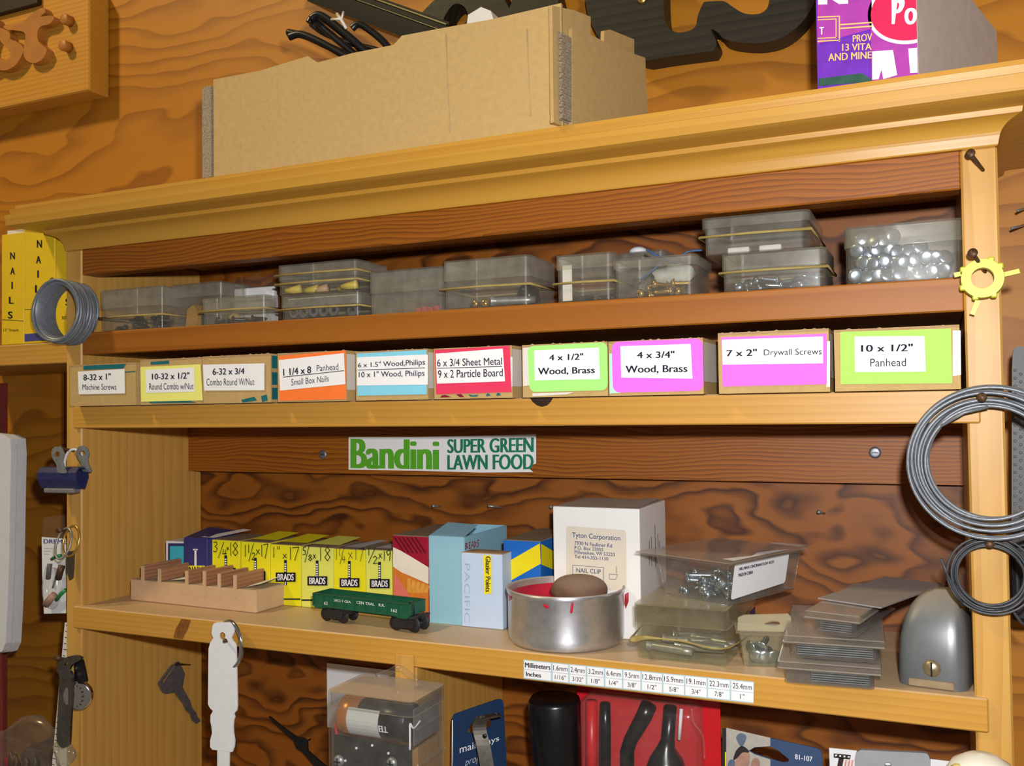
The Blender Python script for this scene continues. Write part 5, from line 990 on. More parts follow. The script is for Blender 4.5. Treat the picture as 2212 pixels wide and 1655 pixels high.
o_ = Vector(t.location); part('wire_end', B().tube([at(2080, 1306, -.010) - o_, at(2060, 1272, -.011) - o_, at(2045, 1238, -.012) - o_, at(2033, 1207, -.013) - o_], .0007, n=7), M['wire2'], t)
part('wire_end', B().tube([at(2150, 1318, -.008) - o_, at(2185, 1316, -.006) - o_, at(2206, 1345, -.004) - o_, at(2216, 1352, -.004) - o_], .0008, n=7), M['wire2'], t)
ct = at(142, 675, -.012); rs_ = .0262
t = thing('solder_coil', 'short thick coil of grey solder hanging on the left upright', 'wire coil', ct, 0, None, (0, 0, .18))
b = B().lathe([(rs_ - .004, -.0118), (rs_ - .0012, -.0122), (rs_ - .0008, .0122), (rs_ - .004, .0118), (rs_ - .004, -.0118)], 0, 56, Matrix.Diagonal((.9, 1, 1.04, 1)) @ Matrix.Rotation(math.pi / 2, 4, 'X')); b.f = [f for f in b.f if len(f) == 4]; b.m = b.m[:len(b.f)]; b.s = b.s[:len(b.f)]; part('inner_turns', b, M['wire'], t)
for k in range(13):
    z_ = -.0125 + .0021 * k; pts = []
    for i in range(56): a = 2 * math.pi * i / 56; r = rs_ - .0010 + .0005 * math.sin(a * 2 + k * 2.1) + .0005 * math.sin(a + k); pts.append((r * .90 * math.cos(a), z_ + .0005 * math.sin(a * 3 + k), r * 1.04 * math.sin(a)))
    part('wire_turn', B().tube(pts, .0014, n=7, closed=True), M['wire'], t)
# yellow spoked ring
cy = at(2122, 602, -.012); t = thing('plastic_ring', 'bright yellow plastic ring with spokes hanging on the right upright', 'ring', cy); s_ = (at(2170, 602, -.012) - cy).length
b = B().lathe([(s_ * .53, -.0028), (s_ * .98, -.0028), (s_, -.002), (s_, .002), (s_ * .98, .0028), (s_ * .53, .0028), (s_ * .53, -.0028)], 0, 48, Matrix.Rotation(math.pi / 2, 4, 'X'), False); b.f = [f for f in b.f if len(f) == 4]; b.m = b.m[:len(b.f)]; b.s = b.s[:len(b.f)]; part('ring', b, M['neon'], t)
for (u0, v0, u1, v1) in ((2168, 594, 2202, 586), (2112, 650, 2100, 680), (2075, 592, 2061, 595)): part('spoke', bar(at(u0, v0, -.012) - cy, at(u1, v1, -.012) - cy, .003, .0026, B()), M['neon'], t)
for a_ in (35, 65, 150, 205, 250, 300): r_ = math.radians(a_); part('lug', B().rbox((-.0018, -.0026, -.0012), (.0018, .0026, .0012), .0005, seg=1).__class__().rbox((s_ * math.cos(r_) - .0016, -.0026, s_ * math.sin(r_) - .0016), (s_ * math.cos(r_) + .0016, .0026, s_ * math.sin(r_) + .0016), .0006, seg=1), M['neon'], t)
# bulldog clip
yb = -.016; c = at(136, 1030, yb); t = thing('bulldog_clip', 'blue bulldog clip with steel handles on the left upright', 'clip', c, .12)
Lw = (at(174, 1030, yb) - at(101, 1030, yb)).length; pr = [(-.003, -.010), (-.0075, -.002), (-.0078, .004), (-.004, .0082), (.002, .0088), (.007, .0052), (.0078, -.001), (.004, -.010), (.0028, -.010), (.0066, -.001), (.006, .0045), (.0016, .0078), (-.0036, .0072), (-.0068, .0036), (-.0065, -.0018), (-.002, -.010)]
part('jaw', B().prism(pr, lambda a, z: (-Lw / 2, a, z), (Lw, 0, 0)), M['bluepaint'], t); part('jaw_lip', B().rbox((-Lw * .38, -.0058, -.0135), (Lw * .40, .0032, -.0095), .001), M['steel'], t)
fn = lambda u, v: tuple(at(u, v, yb - .009) - c)
for du, yy in ((0, -.0095), (26, .0035)):
    lp = spline([(110 + du, 975), (117 + du, 965), (128 + du, 968), (134 + du, 982), (131 + du, 996), (135 + du, 1012), (138 + du, 1022), (122 + du, 1020), (119 + du, 1004), (112 + du, 990)], 4, True); ho = [(121 + du + 5 * math.cos(k * .52), 981 + 6 * math.sin(k * .52)) for k in range(12)]
    part('handle', outline([lp, ho], lambda u, v: tuple(Vector(fn(u, v)) + Vector((0, yy + .0095, 0))), (0, .0012, 0)), M['steel'], t)
cg = at(160, 1012, -.006); t2 = B().tube([((at(180, 1010, -.006) - cg).length * math.cos(k * .196), .001 * math.sin(k * .4), .0165 * math.sin(k * .196)) for k in range(32)], .0011, n=8, closed=True).make('plastic_ring', M['vinyl']); tag(t2, 'thin pale grey ring hanging behind the blue bulldog clip', 'ring'); t2.location = cg
# key ring with a dark tag
cr_ = at(154, 1169, -.010); r_ = .0128; t = thing('key_ring', 'brass key ring with a dark flat tag on the left upright', 'key ring', cr_)
part('ring', B().tube([(r_ * .72 * math.cos(k * .157), .003 * math.sin(k * .157), r_ * math.sin(k * .157)) for k in range(40)], .0010, n=8, closed=True), M['brass'], t); part('ring', B().tube([(-.006 + r_ * .66 * math.cos(k * .157), -.003 + .004 * math.sin(k * .157), -.002 + r_ * math.sin(k * .157)) for k in range(40)], .0009, n=8, closed=True), M['steel'], t, 'steel ring')
fn = lambda u, v: tuple(at(u, v, -.006) - cr_); part('tag', outline([[(144, 1192), (159, 1190), (158, 1228), (156, 1250), (150, 1254), (144, 1235)]], fn, (0, .0015, 0)), M['olive'], t)
# hanging tool pack on the wall (left of the upright)
yp = .020; c = at(118, 1220, yp); t = thing('tool_pack', 'clear bagged tool card with blue lettering hanging left of the upright', 'package', c); F = Face(c)
part('card', B().add([F.px(*g, 0) for g in ((90, 1160), (143, 1164), (143, 1325), (95, 1326), (91, 1240))] + [F.px(*g, -.0006) for g in ((90, 1160), (143, 1164), (143, 1325), (95, 1326), (91, 1240))], [(0, 4, 3, 2, 1), (5, 6, 7, 8, 9), (0, 1, 6, 5), (1, 2, 7, 6), (2, 3, 8, 7), (3, 4, 9, 8), (4, 0, 5, 9)]), M['whiteplast'], t)
b = B().text('DREMEL', F.quad((94, 1165), (152, 1166), (152, 1175), (94, 1174), lift=.0003), 0, .02)
for k in range(3): b.poly(F.rect(94, 1184 + k * 6, 114 - 4 * k, 1185.5 + k * 6, .0003)[::-1], 1)
part('lettering', b, [M['navyl'], M['greyboard']], t)
bb = lump(B(), F.px(112, 1268, .003), .016, seed=11, sq=(.62, .35, 1.2), n=3, amp=.1); part('blister', bb, M['clearnew'], t)
for (u0, v0, u1, v1, m_, r_) in ((112, 1208, 132, 1200, 'green2', .0016), (122, 1296, 142, 1274, 'green2', .0018), (114, 1270, 128, 1230, 'steel', .0009), (100, 1306, 118, 1285, 'skin', .0035), (104, 1250, 108, 1218, 'grey', .0022), (126, 1250, 134, 1222, 'rust', .003)):
    part('accessory', B().tube([F.px(u0, v0, .004), F.px((u0 + u1) / 2, (v0 + v1) / 2 - 2, .005), F.px(u1, v1, .004)], r_, n=8), M[m_], t)
part('hang_tab', B().add([F.px(91, 1160, .0002), F.px(94, 1118, .0002), F.px(140, 1112, .0002), F.px(142, 1163, .0002)], [(0, 1, 2, 3)]), M['clearnew'], t)
# white vinyl sheets and red strip at far left
ysx = .045; c = at(20, 1180, ysx); t = thing('vinyl_sheets', 'stack of white plastic sheets hanging at the far left', 'sheets', c)
for k, (du, y) in enumerate(((0, 0), (-9, -.010), (-22, -.022))):
    lp = [(-60, 930), (20 + du + 8, 940 - k), (36 + du + 8, 948), (46 + du, 980), (44 + du, 1080), (42 + du, 1200), (38 + du, 1320), (34 + du, 1390), (26 + du, 1408), (-60, 1418)]
    part('sheet', outline([lp], lambda u, v: tuple(at(u, v, ysx + y) - c), (0, .006, 0)), M['vinyl'], t)
tag(B().box((-.36, .07, -.30), (at(7, 1000, .07).x, .075, at(5, 828, .07).z)).make('red_panel', M['redtex']), 'red textured panel edge behind the white plastic sheets', 'panel')
# paper rule, bottle opener, chrome gauge, bag of parts at lower left
tag(B().add([at(147, 1345, .006), at(140, 1345, .006), at(108, 1700, .006), at(150, 1700, .006)] + [at(147, 1345, .0064), at(140, 1345, .0064), at(108, 1700, .0064), at(150, 1700, .0064)], [(0, 1, 2, 3), (7, 6, 5, 4), (0, 4, 5, 1), (1, 5, 6, 2), (2, 6, 7, 3), (3, 7, 4, 0)]).make('paper_rule', M['tape']), 'pale paper measuring strip hanging behind the steel opener', 'rule')
o = bpy.data.objects['paper_rule']; b = B()
for k in range(26): f_ = k / 26; u0 = 141 - 33 * f_; v = 1350 + 340 * f_; b.poly([at(u0 + 1, v, .0057), at(u0 + 1 + (5 if k % 4 else 9), v + 1, .0057), at(u0 + 1 + (5 if k % 4 else 9), v + 2.5, .0057), at(u0 + 1, v + 1.6, .0057)])
b.make('tick_marks', M['ink'], o)
yo = -.014; c = at(140, 1500, yo); t = thing('bottle_opener', 'flat steel can opener with chrome wheel hanging on the left upright', 'opener', c)
fn = lambda u, v: tuple(at(u, v, yo) - c)
lp = spline([(126, 1432), (134, 1424), (150, 1418), (166, 1416), (176, 1422), (170, 1428), (158, 1434), (150, 1446), (155, 1458), (157, 1480), (155, 1520), (152, 1560), (150, 1604), (146, 1612), (134, 1616), (123, 1602), (124, 1560), (127, 1500), (128, 1462), (122, 1448)], 3, True)
part('handle', outline([lp, [(139, 1436), (147, 1428), (151, 1426), (146, 1434), (141, 1438)]], fn, (0, .0022, 0)), M['hookm'], t)
part('side_plate', outline([[(160, 1432), (178, 1425), (183, 1446), (188, 1472), (160, 1480)]], lambda u, v: tuple(at(u, v, yo + .004) - c), (0, .0015, 0)), M['dsteel'], t)
cw = at(170, 1502, yo + .006) - c; part('wheel', B().lathe([(.0075, -.002), (.0112, -.003), (.0124, -.001), (.0124, .002), (.010, .003), (0, .003)], 0, 40, Matrix.Translation(cw) @ Matrix.Rotation(.45, 4, 'Z') @ Matrix.Rotation(math.pi / 2, 4, 'X')), M['chrome'], t)
b = B()
for k in range(14): a = k * .449; b.box((cw.x + .0062 * math.cos(a) - .0006, cw.y - .003, cw.z + .0088 * math.sin(a) - .0006), (cw.x + .0062 * math.cos(a) + .0006, cw.y - .0008, cw.z + .0088 * math.sin(a) + .0006))
part('gear_teeth', b, M['chrome'], t); part('gear_face', B().lathe([(.0078, -.0005), (0, -.0005)], 0, 32, Matrix.Translation(cw) @ Matrix.Rotation(.45, 4, 'Z') @ Matrix.Rotation(math.pi / 2, 4, 'X')), M['dsteel'], t)
cb = at(138, 1630, -.006); t = thing('plastic_pouch', 'crumpled clear pouch under the steel can opener', 'pouch', cb); part('film', lump(B(), (0, 0, 0), .013, seed=21, sq=(.75, .35, 1), n=3, amp=.35), M['clearfog'], t)
cb = at(45, 1640, .03); t = thing('parts_bag', 'clear bag of red and brown parts at the lower left corner', 'bag', cb)
part('film', lump(B(), (0, .0, -.004), .04, seed=31, sq=(1.15, .3, .95), n=3, amp=.25), M['clearnew'], t)
for k, (u, v, m_) in enumerate(((16, 1648, 'darkred'), (36, 1652, 'rust'), (58, 1654, 'rust'), (78, 1650, 'olive'), (28, 1640, 'rust'))): part('packed_piece', lump(B(), at(u, v, .028) - cb, .0055, seed=40 + k, amp=.35, sq=(.6, .6, 1.3)), M[m_], t)
tag(B().rbox(tuple(at(50, 1660, .06)), tuple(at(105, 1626, .06) + Vector((0, .03, 0))), .001).make('brown_block', M['rust']), 'dark brown block behind the bag of parts', 'block')
# ---------------------------------------------------------------- below the lower pine shelf
kp = .0028; c = ax(380, 1470, kp); t = thing('key', 'worn dark grey key hanging flat on the left upright board', 'key', c)
fn = lambda u, v: tuple(ax(u, v, kp) - c)
part('bow', outline([[(384, 1429), (396, 1455), (393, 1474), (391, 1483), (379, 1495), (354, 1498.6), (348, 1494), (340, 1476), (347, 1465.6), (368, 1438)], [(372, 1439), (379, 1436), (354, 1474), (347, 1474)]], fn, (.0022, 0, 0)), M['greyfoam'], t)
part('blade', outline([[(374, 1493), (391, 1483), (400, 1500), (409, 1516), (413, 1530), (420, 1538), (424, 1548), (431, 1557), (422, 1563), (413, 1555), (409, 1542), (400, 1534), (394, 1520), (384, 1508)]], fn, (.0018, 0, 0)), M['greyfoam'], t)
yt = -.0125; c = at(480, 1500, yt); t = thing('white_tag', 'white paddle shaped plastic tag hanging from the lower pine shelf edge', 'tag', c); fz = lambda a: (400 + a[0] / 3.072, 1330 + a[1] / 3.072); fn = lambda u, v: tuple(at(u, v, yt) - c)
lp = [fz(a) for a in ((210, 45), (290, 45), (312, 58), (322, 82), (322, 112), (305, 150), (312, 166), (330, 185), (336, 205), (341, 400), (345, 600), (340, 632), (325, 648), (322, 656), (328, 672), (320, 700), (317, 740), (319, 780), (327, 830), (324, 870), (312, 905), (295, 907), (215, 894), (180, 890), (165, 872), (165, 830), (178, 780), (174, 740), (167, 700), (168, 660), (184, 634), (165, 615), (151, 590), (153, 400), (155, 220), (165, 182), (186, 150), (174, 120), (180, 72), (190, 52))]
part('paddle', outline([lp, [fz((246 + 20 * math.cos(k * .42), 136 + 26 * math.sin(k * .42))) for k in range(15)]], fn, (0, .0013, 0)), M['whiteplast'], t)
lp = [fz(a) for a in ((213, 893), (292, 905), (288, 1100), (212, 1100))]; part('stem', outline([lp], fn, (0, .0012, 0)), M['whiteplast'], t)
b = B()
for k in range(5): b.poly([at(*fz((268 + 3 * (k % 2), 912 + k * 22)), yt - .0003), at(*fz((278, 914 + k * 22)), yt - .0003), at(*fz((274, 928 + k * 22)), yt - .0003), at(*fz((264, 926 + k * 22)), yt - .0003)])
part('stem_print', b, M['navyink'], t)
cr_ = at(497, 1392, yt + .003); tag(B().tube([(.0148 * math.cos(k * .157) , -.004 * math.cos(k * .157), .0178 * math.sin(k * .157)) for k in range(40)], .0016, n=10, closed=True).make('split_ring', M['chrome']), 'shiny steel split ring behind the white paddle tag', 'ring'); bpy.data.objects['split_ring'].location = cr_
yk = .132; c = at(651, 1607, yk); t = thing('clock_hand', 'thin black clock hand in front of the dark back below the shelf', 'clock hand', c); fn = lambda u, v: tuple(at(u, v, yk) - c)
part('pointer', outline([[(580, 1548), (584, 1549), (612, 1572), (640, 1592), (655, 1594), (664, 1602), (665, 1622), (720, 1670), (700, 1680), (654, 1626), (640, 1616), (634, 1600), (606, 1576)]], fn, (0, .0015, 0)), M['black'], t)
part('spindle', B().tube([at(650, 1608, yk) - c + Vector((0, .001, 0)), at(650, 1608, yk) - c + Vector((0, D - yk - .0005, 0))], .0008, n=12), M['black'], t)
xl_, xr_ = at(704, 1500, D - .004).x, dx0 - .0006
tag(B().box((xl_, D - .0022, -.13), (xr_, D - .0016, at(704, 1432, D - .002).z)).make('white_card', M['paper']), 'blank white card against the back, behind the battery tester', 'card')
# battery tester
yf = -.052; F0 = at(705, 1580, yf); x0, x1 = F0.x, at(892, 1580, yf).x; zt_ = at(800, 1505, yf).z; w_ = x1 - x0; dp = yf * -1 - .0062
t = thing('battery_tester', 'clear plastic battery box with circuit board hanging from the divider', 'battery box', (x0, yf, zt_ - .11)); F = Face(t.location); H = .11
part('case', B().tub((0, 0, 0), (w_, dp, H - .002), .0014, r=.004), M['clearnew'], t)
b = B().tub((-.0004, -.0004, 0), (w_ + .0004, dp + .0004, .0105), .0012, r=.005)
for v in b.v: v.z = H - v.z
b.f = [f[::-1] for f in b.f]; part('lid', b, M['caseclr'], t)
for z_ in (.066, .09): part('case_rib', B().rbox((w_ + .0002, .004, z_), (w_ + .0018, dp - .003, z_ + .0016), .0005, seg=1), M['clearnew'], t)
hx = at(866, 1440, yf + dp).x - x0; hz_ = at(866, 1438, yf + dp - .002).z - t.location.z; part('hanger_loop', B().tube(spline([(hx - .018, dp - .003, H + .0005), (hx - .007, dp - .003, H + .5 * (hz_ - H)), (hx - .002, dp - .003, hz_ - .002), (hx + .003, dp - .003, hz_ - .002), (hx + .008, dp - .003, H + .5 * (hz_ - H)), (hx + .016, dp - .003, H + .0005)], 5), .0022, n=10), M['clearnew'], t)
bz = F.px(800, 1552, -.012).z; br_ = .0129; bl, brr = F.px(734, 1540, -.008).x, F.px(880, 1560, -.008).x; bt = thing('battery', 'black and copper battery with a blank grey white sticker inside the battery box', 'battery', Vector(t.location) + Vector((bl, .0022 + br_, bz)))
Mx = Matrix.Rotation(math.pi / 2, 4, 'Y'); L_ = brr - bl
part('copper_end', B().lathe([(0, -.0012), (.003, -.0012), (.003, 0), (br_ - .0006, 0), (br_, .0006), (br_, L_ * .30)], 0, 48, Mx), M['copper'], bt); part('body', B().lathe([(br_, L_ * .30), (br_, L_ - .0006), (br_ - .0006, L_), (0, L_)], 0, 48, Mx), M['black'], bt)
def cyl(a, x, r=br_ + .0003): return (x, -r * math.cos(a), r * math.sin(a))
b = B(); xs0, xs1 = L_ * .17, L_ * .64; N_ = 8; vs = []
for i in range(N_ + 1):
    a = -.95 + 1.65 * i / N_; vs += [cyl(a, xs0), cyl(a, xs1)]
b.add(vs, [(2 * i, 2 * i + 1, 2 * i + 3, 2 * i + 2) for i in range(N_)]); part('blank_sticker', b, M['tag'], bt)
b = B().text('ELL', [cyl(-.02, L_ * .645, br_ + .0002), cyl(-.02, L_ * .78, br_ + .0002), cyl(-.36, L_ * .78, br_ + .0002), cyl(-.36, L_ * .645, br_ + .0002)], 0, .04); part('lettering', b, M['paper'], bt)
pz = F.px(800, 1600, -.004).z; part('circuit_board', B().box((.004, .004, .002), (w_ - .004, .0056, pz)), M['pcb'], t)
for (u, v) in ((734, 1643), (848, 1648)):
    g0 = F.px(u, v, -.004); part('screw', B().lathe([(0, -.003), (.003, -.0026), (.0042, -.001), (.0042, 0)], 0, 20, Matrix.Translation((g0.x, .0038, g0.z)) @ Matrix.Rotation(-math.pi / 2, 4, 'X')).box((g0.x - .0025, .0004, g0.z - .0004), (g0.x + .0025, .0012, g0.z + .0004), 1).box((g0.x - .0004, .0004, g0.z - .0025), (g0.x + .0004, .0012, g0.z + .0025), 1), [M['steel'], M['dsteel']], t)
for (u, v) in ((771, 1616), (805, 1610), (840, 1627), (747, 1643)): g0 = F.px(u, v, -.004); part('led', B().lathe([(0, -.0014), (.0008, -.0010), (.0010, 0)], 0, 12, Matrix.Translation((g0.x, .0038, g0.z)) @ Matrix.Rotation(-math.pi / 2, 4, 'X')), M['paper'], t)
part('red_wire', B().tube(spline([(.0026, .010, F.px(720, 1538).z), (.0036, .008, F.px(720, 1560).z), (.0022, .008, F.px(720, 1580).z), (.0030, .008, F.px(720, 1596).z), (.0036, .0075, F.px(720, 1612).z)], 5), .0009, n=8), M['redplast'], t)
part('white_wire', B().tube(spline([(w_ - .0042, .003, F.px(890, 1625).z), (w_ - .0038, .0025, F.px(890, 1590).z), (w_ - .0038, .003, F.px(890, 1568).z), (w_ - .0030, .006, F.px(890, 1580).z), (w_ - .0026, .014, F.px(890, 1572).z)], 5), .0007, n=8), M['paper'], t)
part('end_contact', B().box((w_ - .0034, .006, bz - .012), (w_ - .0026, dp - .006, bz + .012)), M['steel'], t)
# navy card on a steel strap hook
a0, a1 = at(978, 1600, .010), at(1094, 1600, .048); rz = math.atan2(a1.y - a0.y, a1.x - a0.x)
t = thing('navy_card', 'navy blue backing card with white lettering hanging on a steel hook', 'card', (a0.x, a0.y, a0.z - .05), rz); F = Face(t.location, rz)
lp = spline([(978, 1552), (981, 1544), (990, 1540)], 3) + [(1030, 1526)] + spline([(1074, 1511), (1084, 1511), (1088, 1520)], 3) + [(1095, 1655), (1097, 1720), (975, 1720)]
ho = [(1011, 1582), (1016, 1566), (1030, 1556), (1046, 1553), (1058, 1553), (1062, 1560), (1058, 1571), (1046, 1574), (1034, 1578), (1020, 1584)]
part('card', outline([lp, ho], lambda u, v: tuple(F.px(u, v)), (0, .0008, 0)), M['cardnavy'], t)
b = B().text('mainstays', F.quad((993, 1612), (1078, 1590), (1078, 1604), (993, 1633), lift=.0003), 0, .0); b.text('projects', F.quad((1008, 1640), (1060, 1620), (1058, 1640), (1004, 1660), lift=.0003), 0, -.02); part('lettering', b, M['paper'], t)
part('card_edge', B().tube([F.px(977.5, 1556, .0004), F.px(976.5, 1660, .0004)], .0004, n=6), M['paper'], t)
yh2 = .006; c = at(1040, 1600, yh2); t = thing('strap_hook', 'bent steel strap hook in front of the navy card', 'hook', c)
cen = [(1071, 1549), (1060, 1545), (1046, 1548), (1037, 1560), (1036, 1578), (1044, 1610), (1052, 1655), (1058, 1700)]; wd = .0085; vs = []
pts = [at(u, v, yh2 + max(0, (u - 1045)) * .0004 * (i < 3)) - c for i, (u, v) in enumerate(spline(cen, 3))]
b = B()
for i, p_ in enumerate(pts):
    tn = (pts[min(i + 1, len(pts) - 1)] - pts[max(i - 1, 0)]).normalized(); s = Vector((1, .55, 0)) * (wd / 2) if i > 5 else Vector((.7, 1, 0)) * (wd / 2); n_ = tn.cross(s).normalized() * .0007
    vs += [p_ - s - n_, p_ + s - n_, p_ + s + n_, p_ - s + n_]
fs = [(0, 1, 2, 3), tuple(range(len(vs) - 4, len(vs)))[::-1]]
for i in range(len(pts) - 1):
    for k in range(4): l = (k + 1) % 4; fs.append((i * 4 + k, (i + 1) * 4 + k, (i + 1) * 4 + l, i * 4 + l))
part('strap', b.add(vs, fs, 0, False), M['hookm'], t)
g0 = at(1047, 1590, yh2 - .002) - c; part('rivet_hole', B().lathe([(0, -.0004), (.0016, -.0004), (.0016, .0004)], 0, 14, Matrix.Translation(g0) @ Matrix.Rotation(-math.pi / 2, 4, 'X')), M['dsteel'], t)
# black tool set in a red blister pack
yr = .062; c = at(1400, 1600, yr); t = thing('tool_blister_pack', 'red card blister pack of black handled tools under the lower pine shelf', 'tool set', c); F = Face(c)
part('card', B().box(tuple(F.px(1250, 1720)[i] + (0, .0001, 0)[i] for i in range(3)), tuple(F.px(1555, 1508)[i] + (0, .0009, 0)[i] for i in range(3))), M['redcard'], t)
def tl_(uv, r, nm, m_, y=-.012, n=16): part(nm, B().tube([tuple(Vector(F.px(u, v, 0)) + Vector((0, y, 0))) for u, v in uv], r, n=n), M[m_], t)
b = B(); g0 = F.px(1217, 1494); g1 = F.px(1232, 1720); r0 = (F.px(1269, 1500) - F.px(1166, 1500)).length / 2
tl_([(1218, 1489), (1218, 1493), (1219, 1500), (1222, 1560), (1226, 1620), (1230, 1720)], [r0 * .86, r0 * .96, r0, r0 * .985, r0 * .93, r0 * .84], 'handle', 'rubber', -.020, 28)
tl_([(1288, 1505), (1288, 1720)], .0042, 'red_tube', 'redcard', -.010)
tl_([(1319, 1508), (1319, 1560), (1318, 1720)], [.0036, .0042, .0044], 'bit', 'rubber')
tl_([(1412, 1512), (1402, 1535), (1374, 1585), (1366, 1610), (1366, 1720)], [.0058, .0058, .0050, .0050, .0050], 'angled_bit', 'rubber')
tl_([(1461, 1512), (1456, 1580), (1452, 1598), (1452, 1622), (1452, 1640), (1452, 1680), (1452, 1730)], [.0044, .0046, .0062, .0115, .0135, .0138, .011], 'bulb_handle', 'rubber', -.016, 24)
tl_([(1478, 1524), (1473, 1590)], .0012, 'white_rod', 'paper', -.008)
part('blister', B().rbox(tuple(Vector(F.px(1280, 1720)) + Vector((0, -.028, 0))), tuple(Vector(F.px(1522, 1512)) + Vector((0, -.0002, 0))), .006, seg=3, smooth=True), M['clearnew'], t)
b = B().tube(spline([F.px(1494, 1530, .029), F.px(1498, 1560, .029), F.px(1518, 1590, .029), F.px(1522, 1640, .029)], 4), .0008, n=6); part('blister_ridge', b, M['clearnew'], t)
part('card_spine', B().box(tuple(Vector(F.px(1170, 1720)) + Vector((0, .001, 0))), tuple(Vector(F.px(1176, 1500)) + Vector((0, .003, 0)))), M['band'], t)
# photo card, striped card
def card(name, lab, y, loops, m_, cat='card'):
    c = at(*loops[0][0], y); t = thing(name, lab, cat, c); F = Face(c); part('card', outline(loops, lambda u, v: tuple(F.px(u, v)), (0, .0009, 0)), M[m_], t); return t, F
hole = [(1619, 1622), (1630, 1615), (1664, 1613), (1680, 1621), (1704, 1640), (1703, 1646), (1690, 1647), (1660, 1638), (1630, 1628)]
t, F = card('photo_card', 'slate blue hang card with a family photo and number 81-107', .045, [[(1565, 1574), (1664, 1595), (1740, 1611)] + spline([(1760, 1616), (1772, 1621), (1777, 1636)], 3) + [(1777, 1740), (1560, 1740), (1560, 1574)], hole], 'slate')
part('photo_print', outline([[(1569, 1572.5), (1664, 1594), (1664, 1612), (1630, 1614.5), (1617, 1622), (1630, 1630), (1664, 1641), (1664, 1735), (1569, 1735)]], lambda u, v: tuple(F.px(u, v, .0004)), (0, .0002, 0)), M['photogrey'], t)
def blob(uv, l): return [F.px(u, v, l) for u, v in spline(uv, 4, True)][::-1]
part('spine_print', B().poly(F.quad((1560, 1574), (1568, 1574), (1568, 1735), (1560, 1735), lift=.0003)[::-1]).poly(F.quad((1566, 1625), (1568.5, 1625), (1568.5, 1735), (1566, 1735), lift=.0005)[::-1], 1), [M['hair'], M['yelprint']], t)
part('figure_print', B().poly(blob([(1590, 1640), (1598, 1620), (1612, 1620), (1620, 1634), (1616, 1655), (1600, 1665), (1588, 1655)], .0006)), M['skin'], t); part('figure_print', B().poly(blob([(1622, 1650), (1630, 1638), (1640, 1642), (1640, 1660), (1628, 1670)], .0006)), M['skin'], t)
b = B().poly(blob([(1584, 1642), (1590, 1622), (1602, 1612), (1614, 1618), (1618, 1626), (1604, 1626), (1594, 1636)], .0008)); part('hair_print', b, M['hair'], t); part('hair_print', B().poly(blob([(1590, 1592), (1600, 1584), (1612, 1590), (1610, 1602), (1602, 1614), (1594, 1604)], .0008)), M['denim'], t)
part('shirt_print', B().poly(blob([(1572, 1650), (1586, 1642), (1592, 1664), (1610, 1670), (1640, 1690), (1600, 1720), (1572, 1710)], .0005)), M['denim'], t)
part('number_print', B().text('81-107', F.quad((1717, 1629), (1755, 1635), (1755, 1646), (1717, 1640), lift=.0004), 0, .02), M['paper'], t)
t, F = card('striped_card', 'white hang card with star spangled T and grey plastic tab', .040, [[(1791, 1616), (1870, 1624), (2060, 1646), (2070, 1740), (1795, 1740)]], 'paper')
part('grey_tab', outline([spline([(1847, 1640), (1850, 1626), (1860, 1620.5)], 3) + [(1930, 1624)] + spline([(1990, 1627), (2004, 1630), (2010, 1645)], 3) + [(2012, 1740), (1848, 1740)], [(1918 + 8 * math.cos(k * .5), 1652 + 5 * math.sin(k * .5)) for k in range(12)]], lambda u, v: tuple(F.px(u, v, .004)), (0, .003, 0)), M['tabgrey'], t)
b = B().poly(F.quad((1801, 1628), (1838, 1631), (1836, 1641), (1801, 1637), lift=.0003)[::-1]).poly(F.quad((1812, 1637), (1823, 1638), (1815, 1680), (1804, 1680), lift=.0003)[::-1])
for k in range(4): b.poly(F.rect(1804 + k * 9, 1630.5 + k, 1808 + k * 9, 1634 + k, .0005)[::-1], 1)
part('letter_print', b, [M['hair'], M['paper']], t)
for k in range(3): part('stripe_print', B().poly(F.quad((1826 + k * 7, 1642), (1830 + k * 7, 1642), (1822 + k * 7, 1690), (1818 + k * 7, 1690), lift=.0004)[::-1]), M['flame'], t)
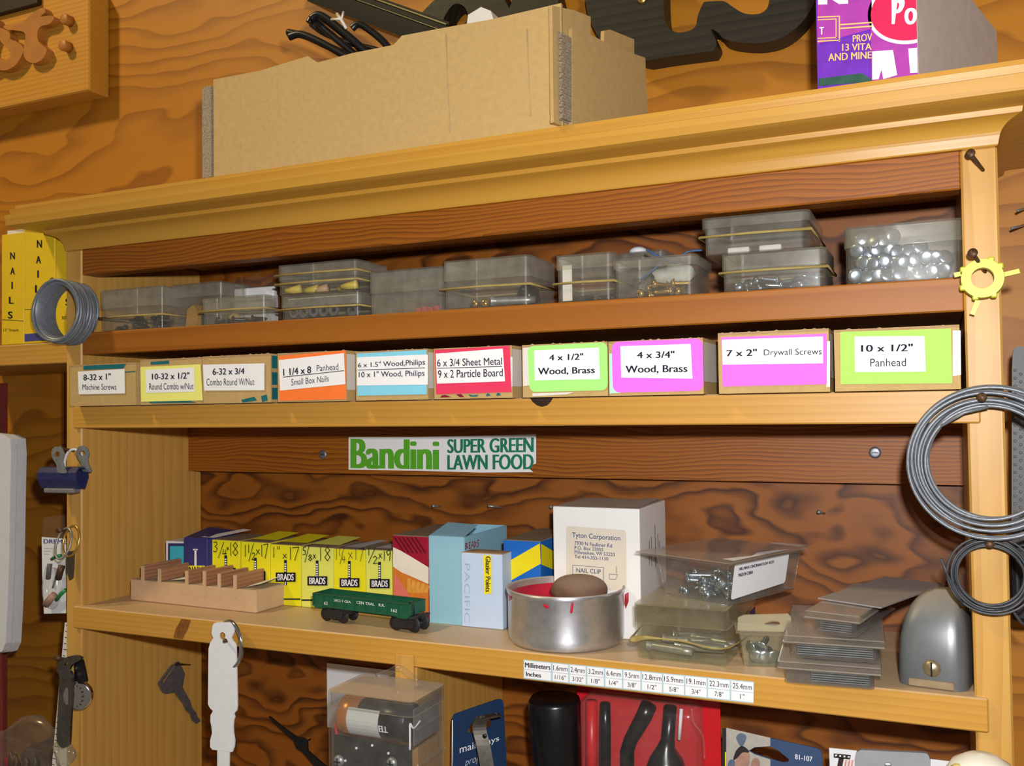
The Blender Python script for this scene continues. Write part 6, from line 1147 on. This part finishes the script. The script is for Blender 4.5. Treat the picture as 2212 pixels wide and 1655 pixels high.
# ivory ball at the lower right, metal rasp and wires at the right edge
c = at(2122, 1712, -.045); rb = (c - at(2122, 1626, -.045)).length * .98; t = thing('ivory_ball', 'rounded ivory plastic cap with a yellow stain, in front of the right upright', 'cap', c); part('shell', B().lathe([(0, rb), (rb * .35, rb * .95), (rb * .7, rb * .75), (rb * .95, rb * .35), (rb * 1.02, 0), (rb, -rb * .6), (0, -rb * .6)], 0, 48), M['ivory'], t)
pts = [(.92 * math.cos(a), .92 * math.sin(a)) for a in (3.5, 3.8, 4.1)]
part('yellow_stain', lump(B(), (rb * .66 * math.cos(3.75), rb * .66 * math.sin(3.75), rb * .69), rb * .16, seed=5, sq=(1.3, 1.0, .6)), M['cream2'], t)
yr2 = .06; c = at(2200, 900, yr2); t = thing('steel_rasp', 'grey perforated steel rasp hanging at the right edge', 'rasp', c); F = Face(c)
lp = [(2185, 1180), (2186, 800)] + spline([(2187, 770), (2190, 754), (2200, 748), (2212, 752), (2222, 775)], 4) + [(2224, 1180)]
part('blade', outline([lp], lambda u, v: tuple(F.px(u, v)), (0, .003, 0)), M['grey'], t)
b = B()
for k in range(22):
    for j in range(2): g0 = F.px(2193 + j * 12, 800 + k * 17 + 8 * j, .0008); b.lathe([(0, -.0004), (.0008, -.0002), (.0010, .0006)], 0, 8, Matrix.Translation(g0) @ Matrix.Rotation(-math.pi / 2, 4, 'X'))
part('teeth', b, M['steel'], t)
part('handle', B().rbox(tuple(F.px(2186, 1345)), tuple(Vector(F.px(2226, 1182)) + Vector((0, .012, 0))), .003), M['dsteel'], t)
for v0, v1, lab in ((455, 448, 'thin steel pin in the wall at the right edge, upper of two'), (493, 484, 'thin steel pin in the wall at the right edge, lower of two')):
    e_ = at(2222, v1, YW - .0005); a_ = at(2186 + (12 if v0 == 455 else 0), v0, .115); o = B().tube([a_, e_], .0009, n=8).make('steel_pin', M['steel']); tag(o, lab, 'pin')
# ---------------------------------------------------------------- stand the whole at its height above the floor
for o in list(S.objects):
    if o.parent is None and o.type in ('MESH', 'EMPTY'): o.location.z += Z0
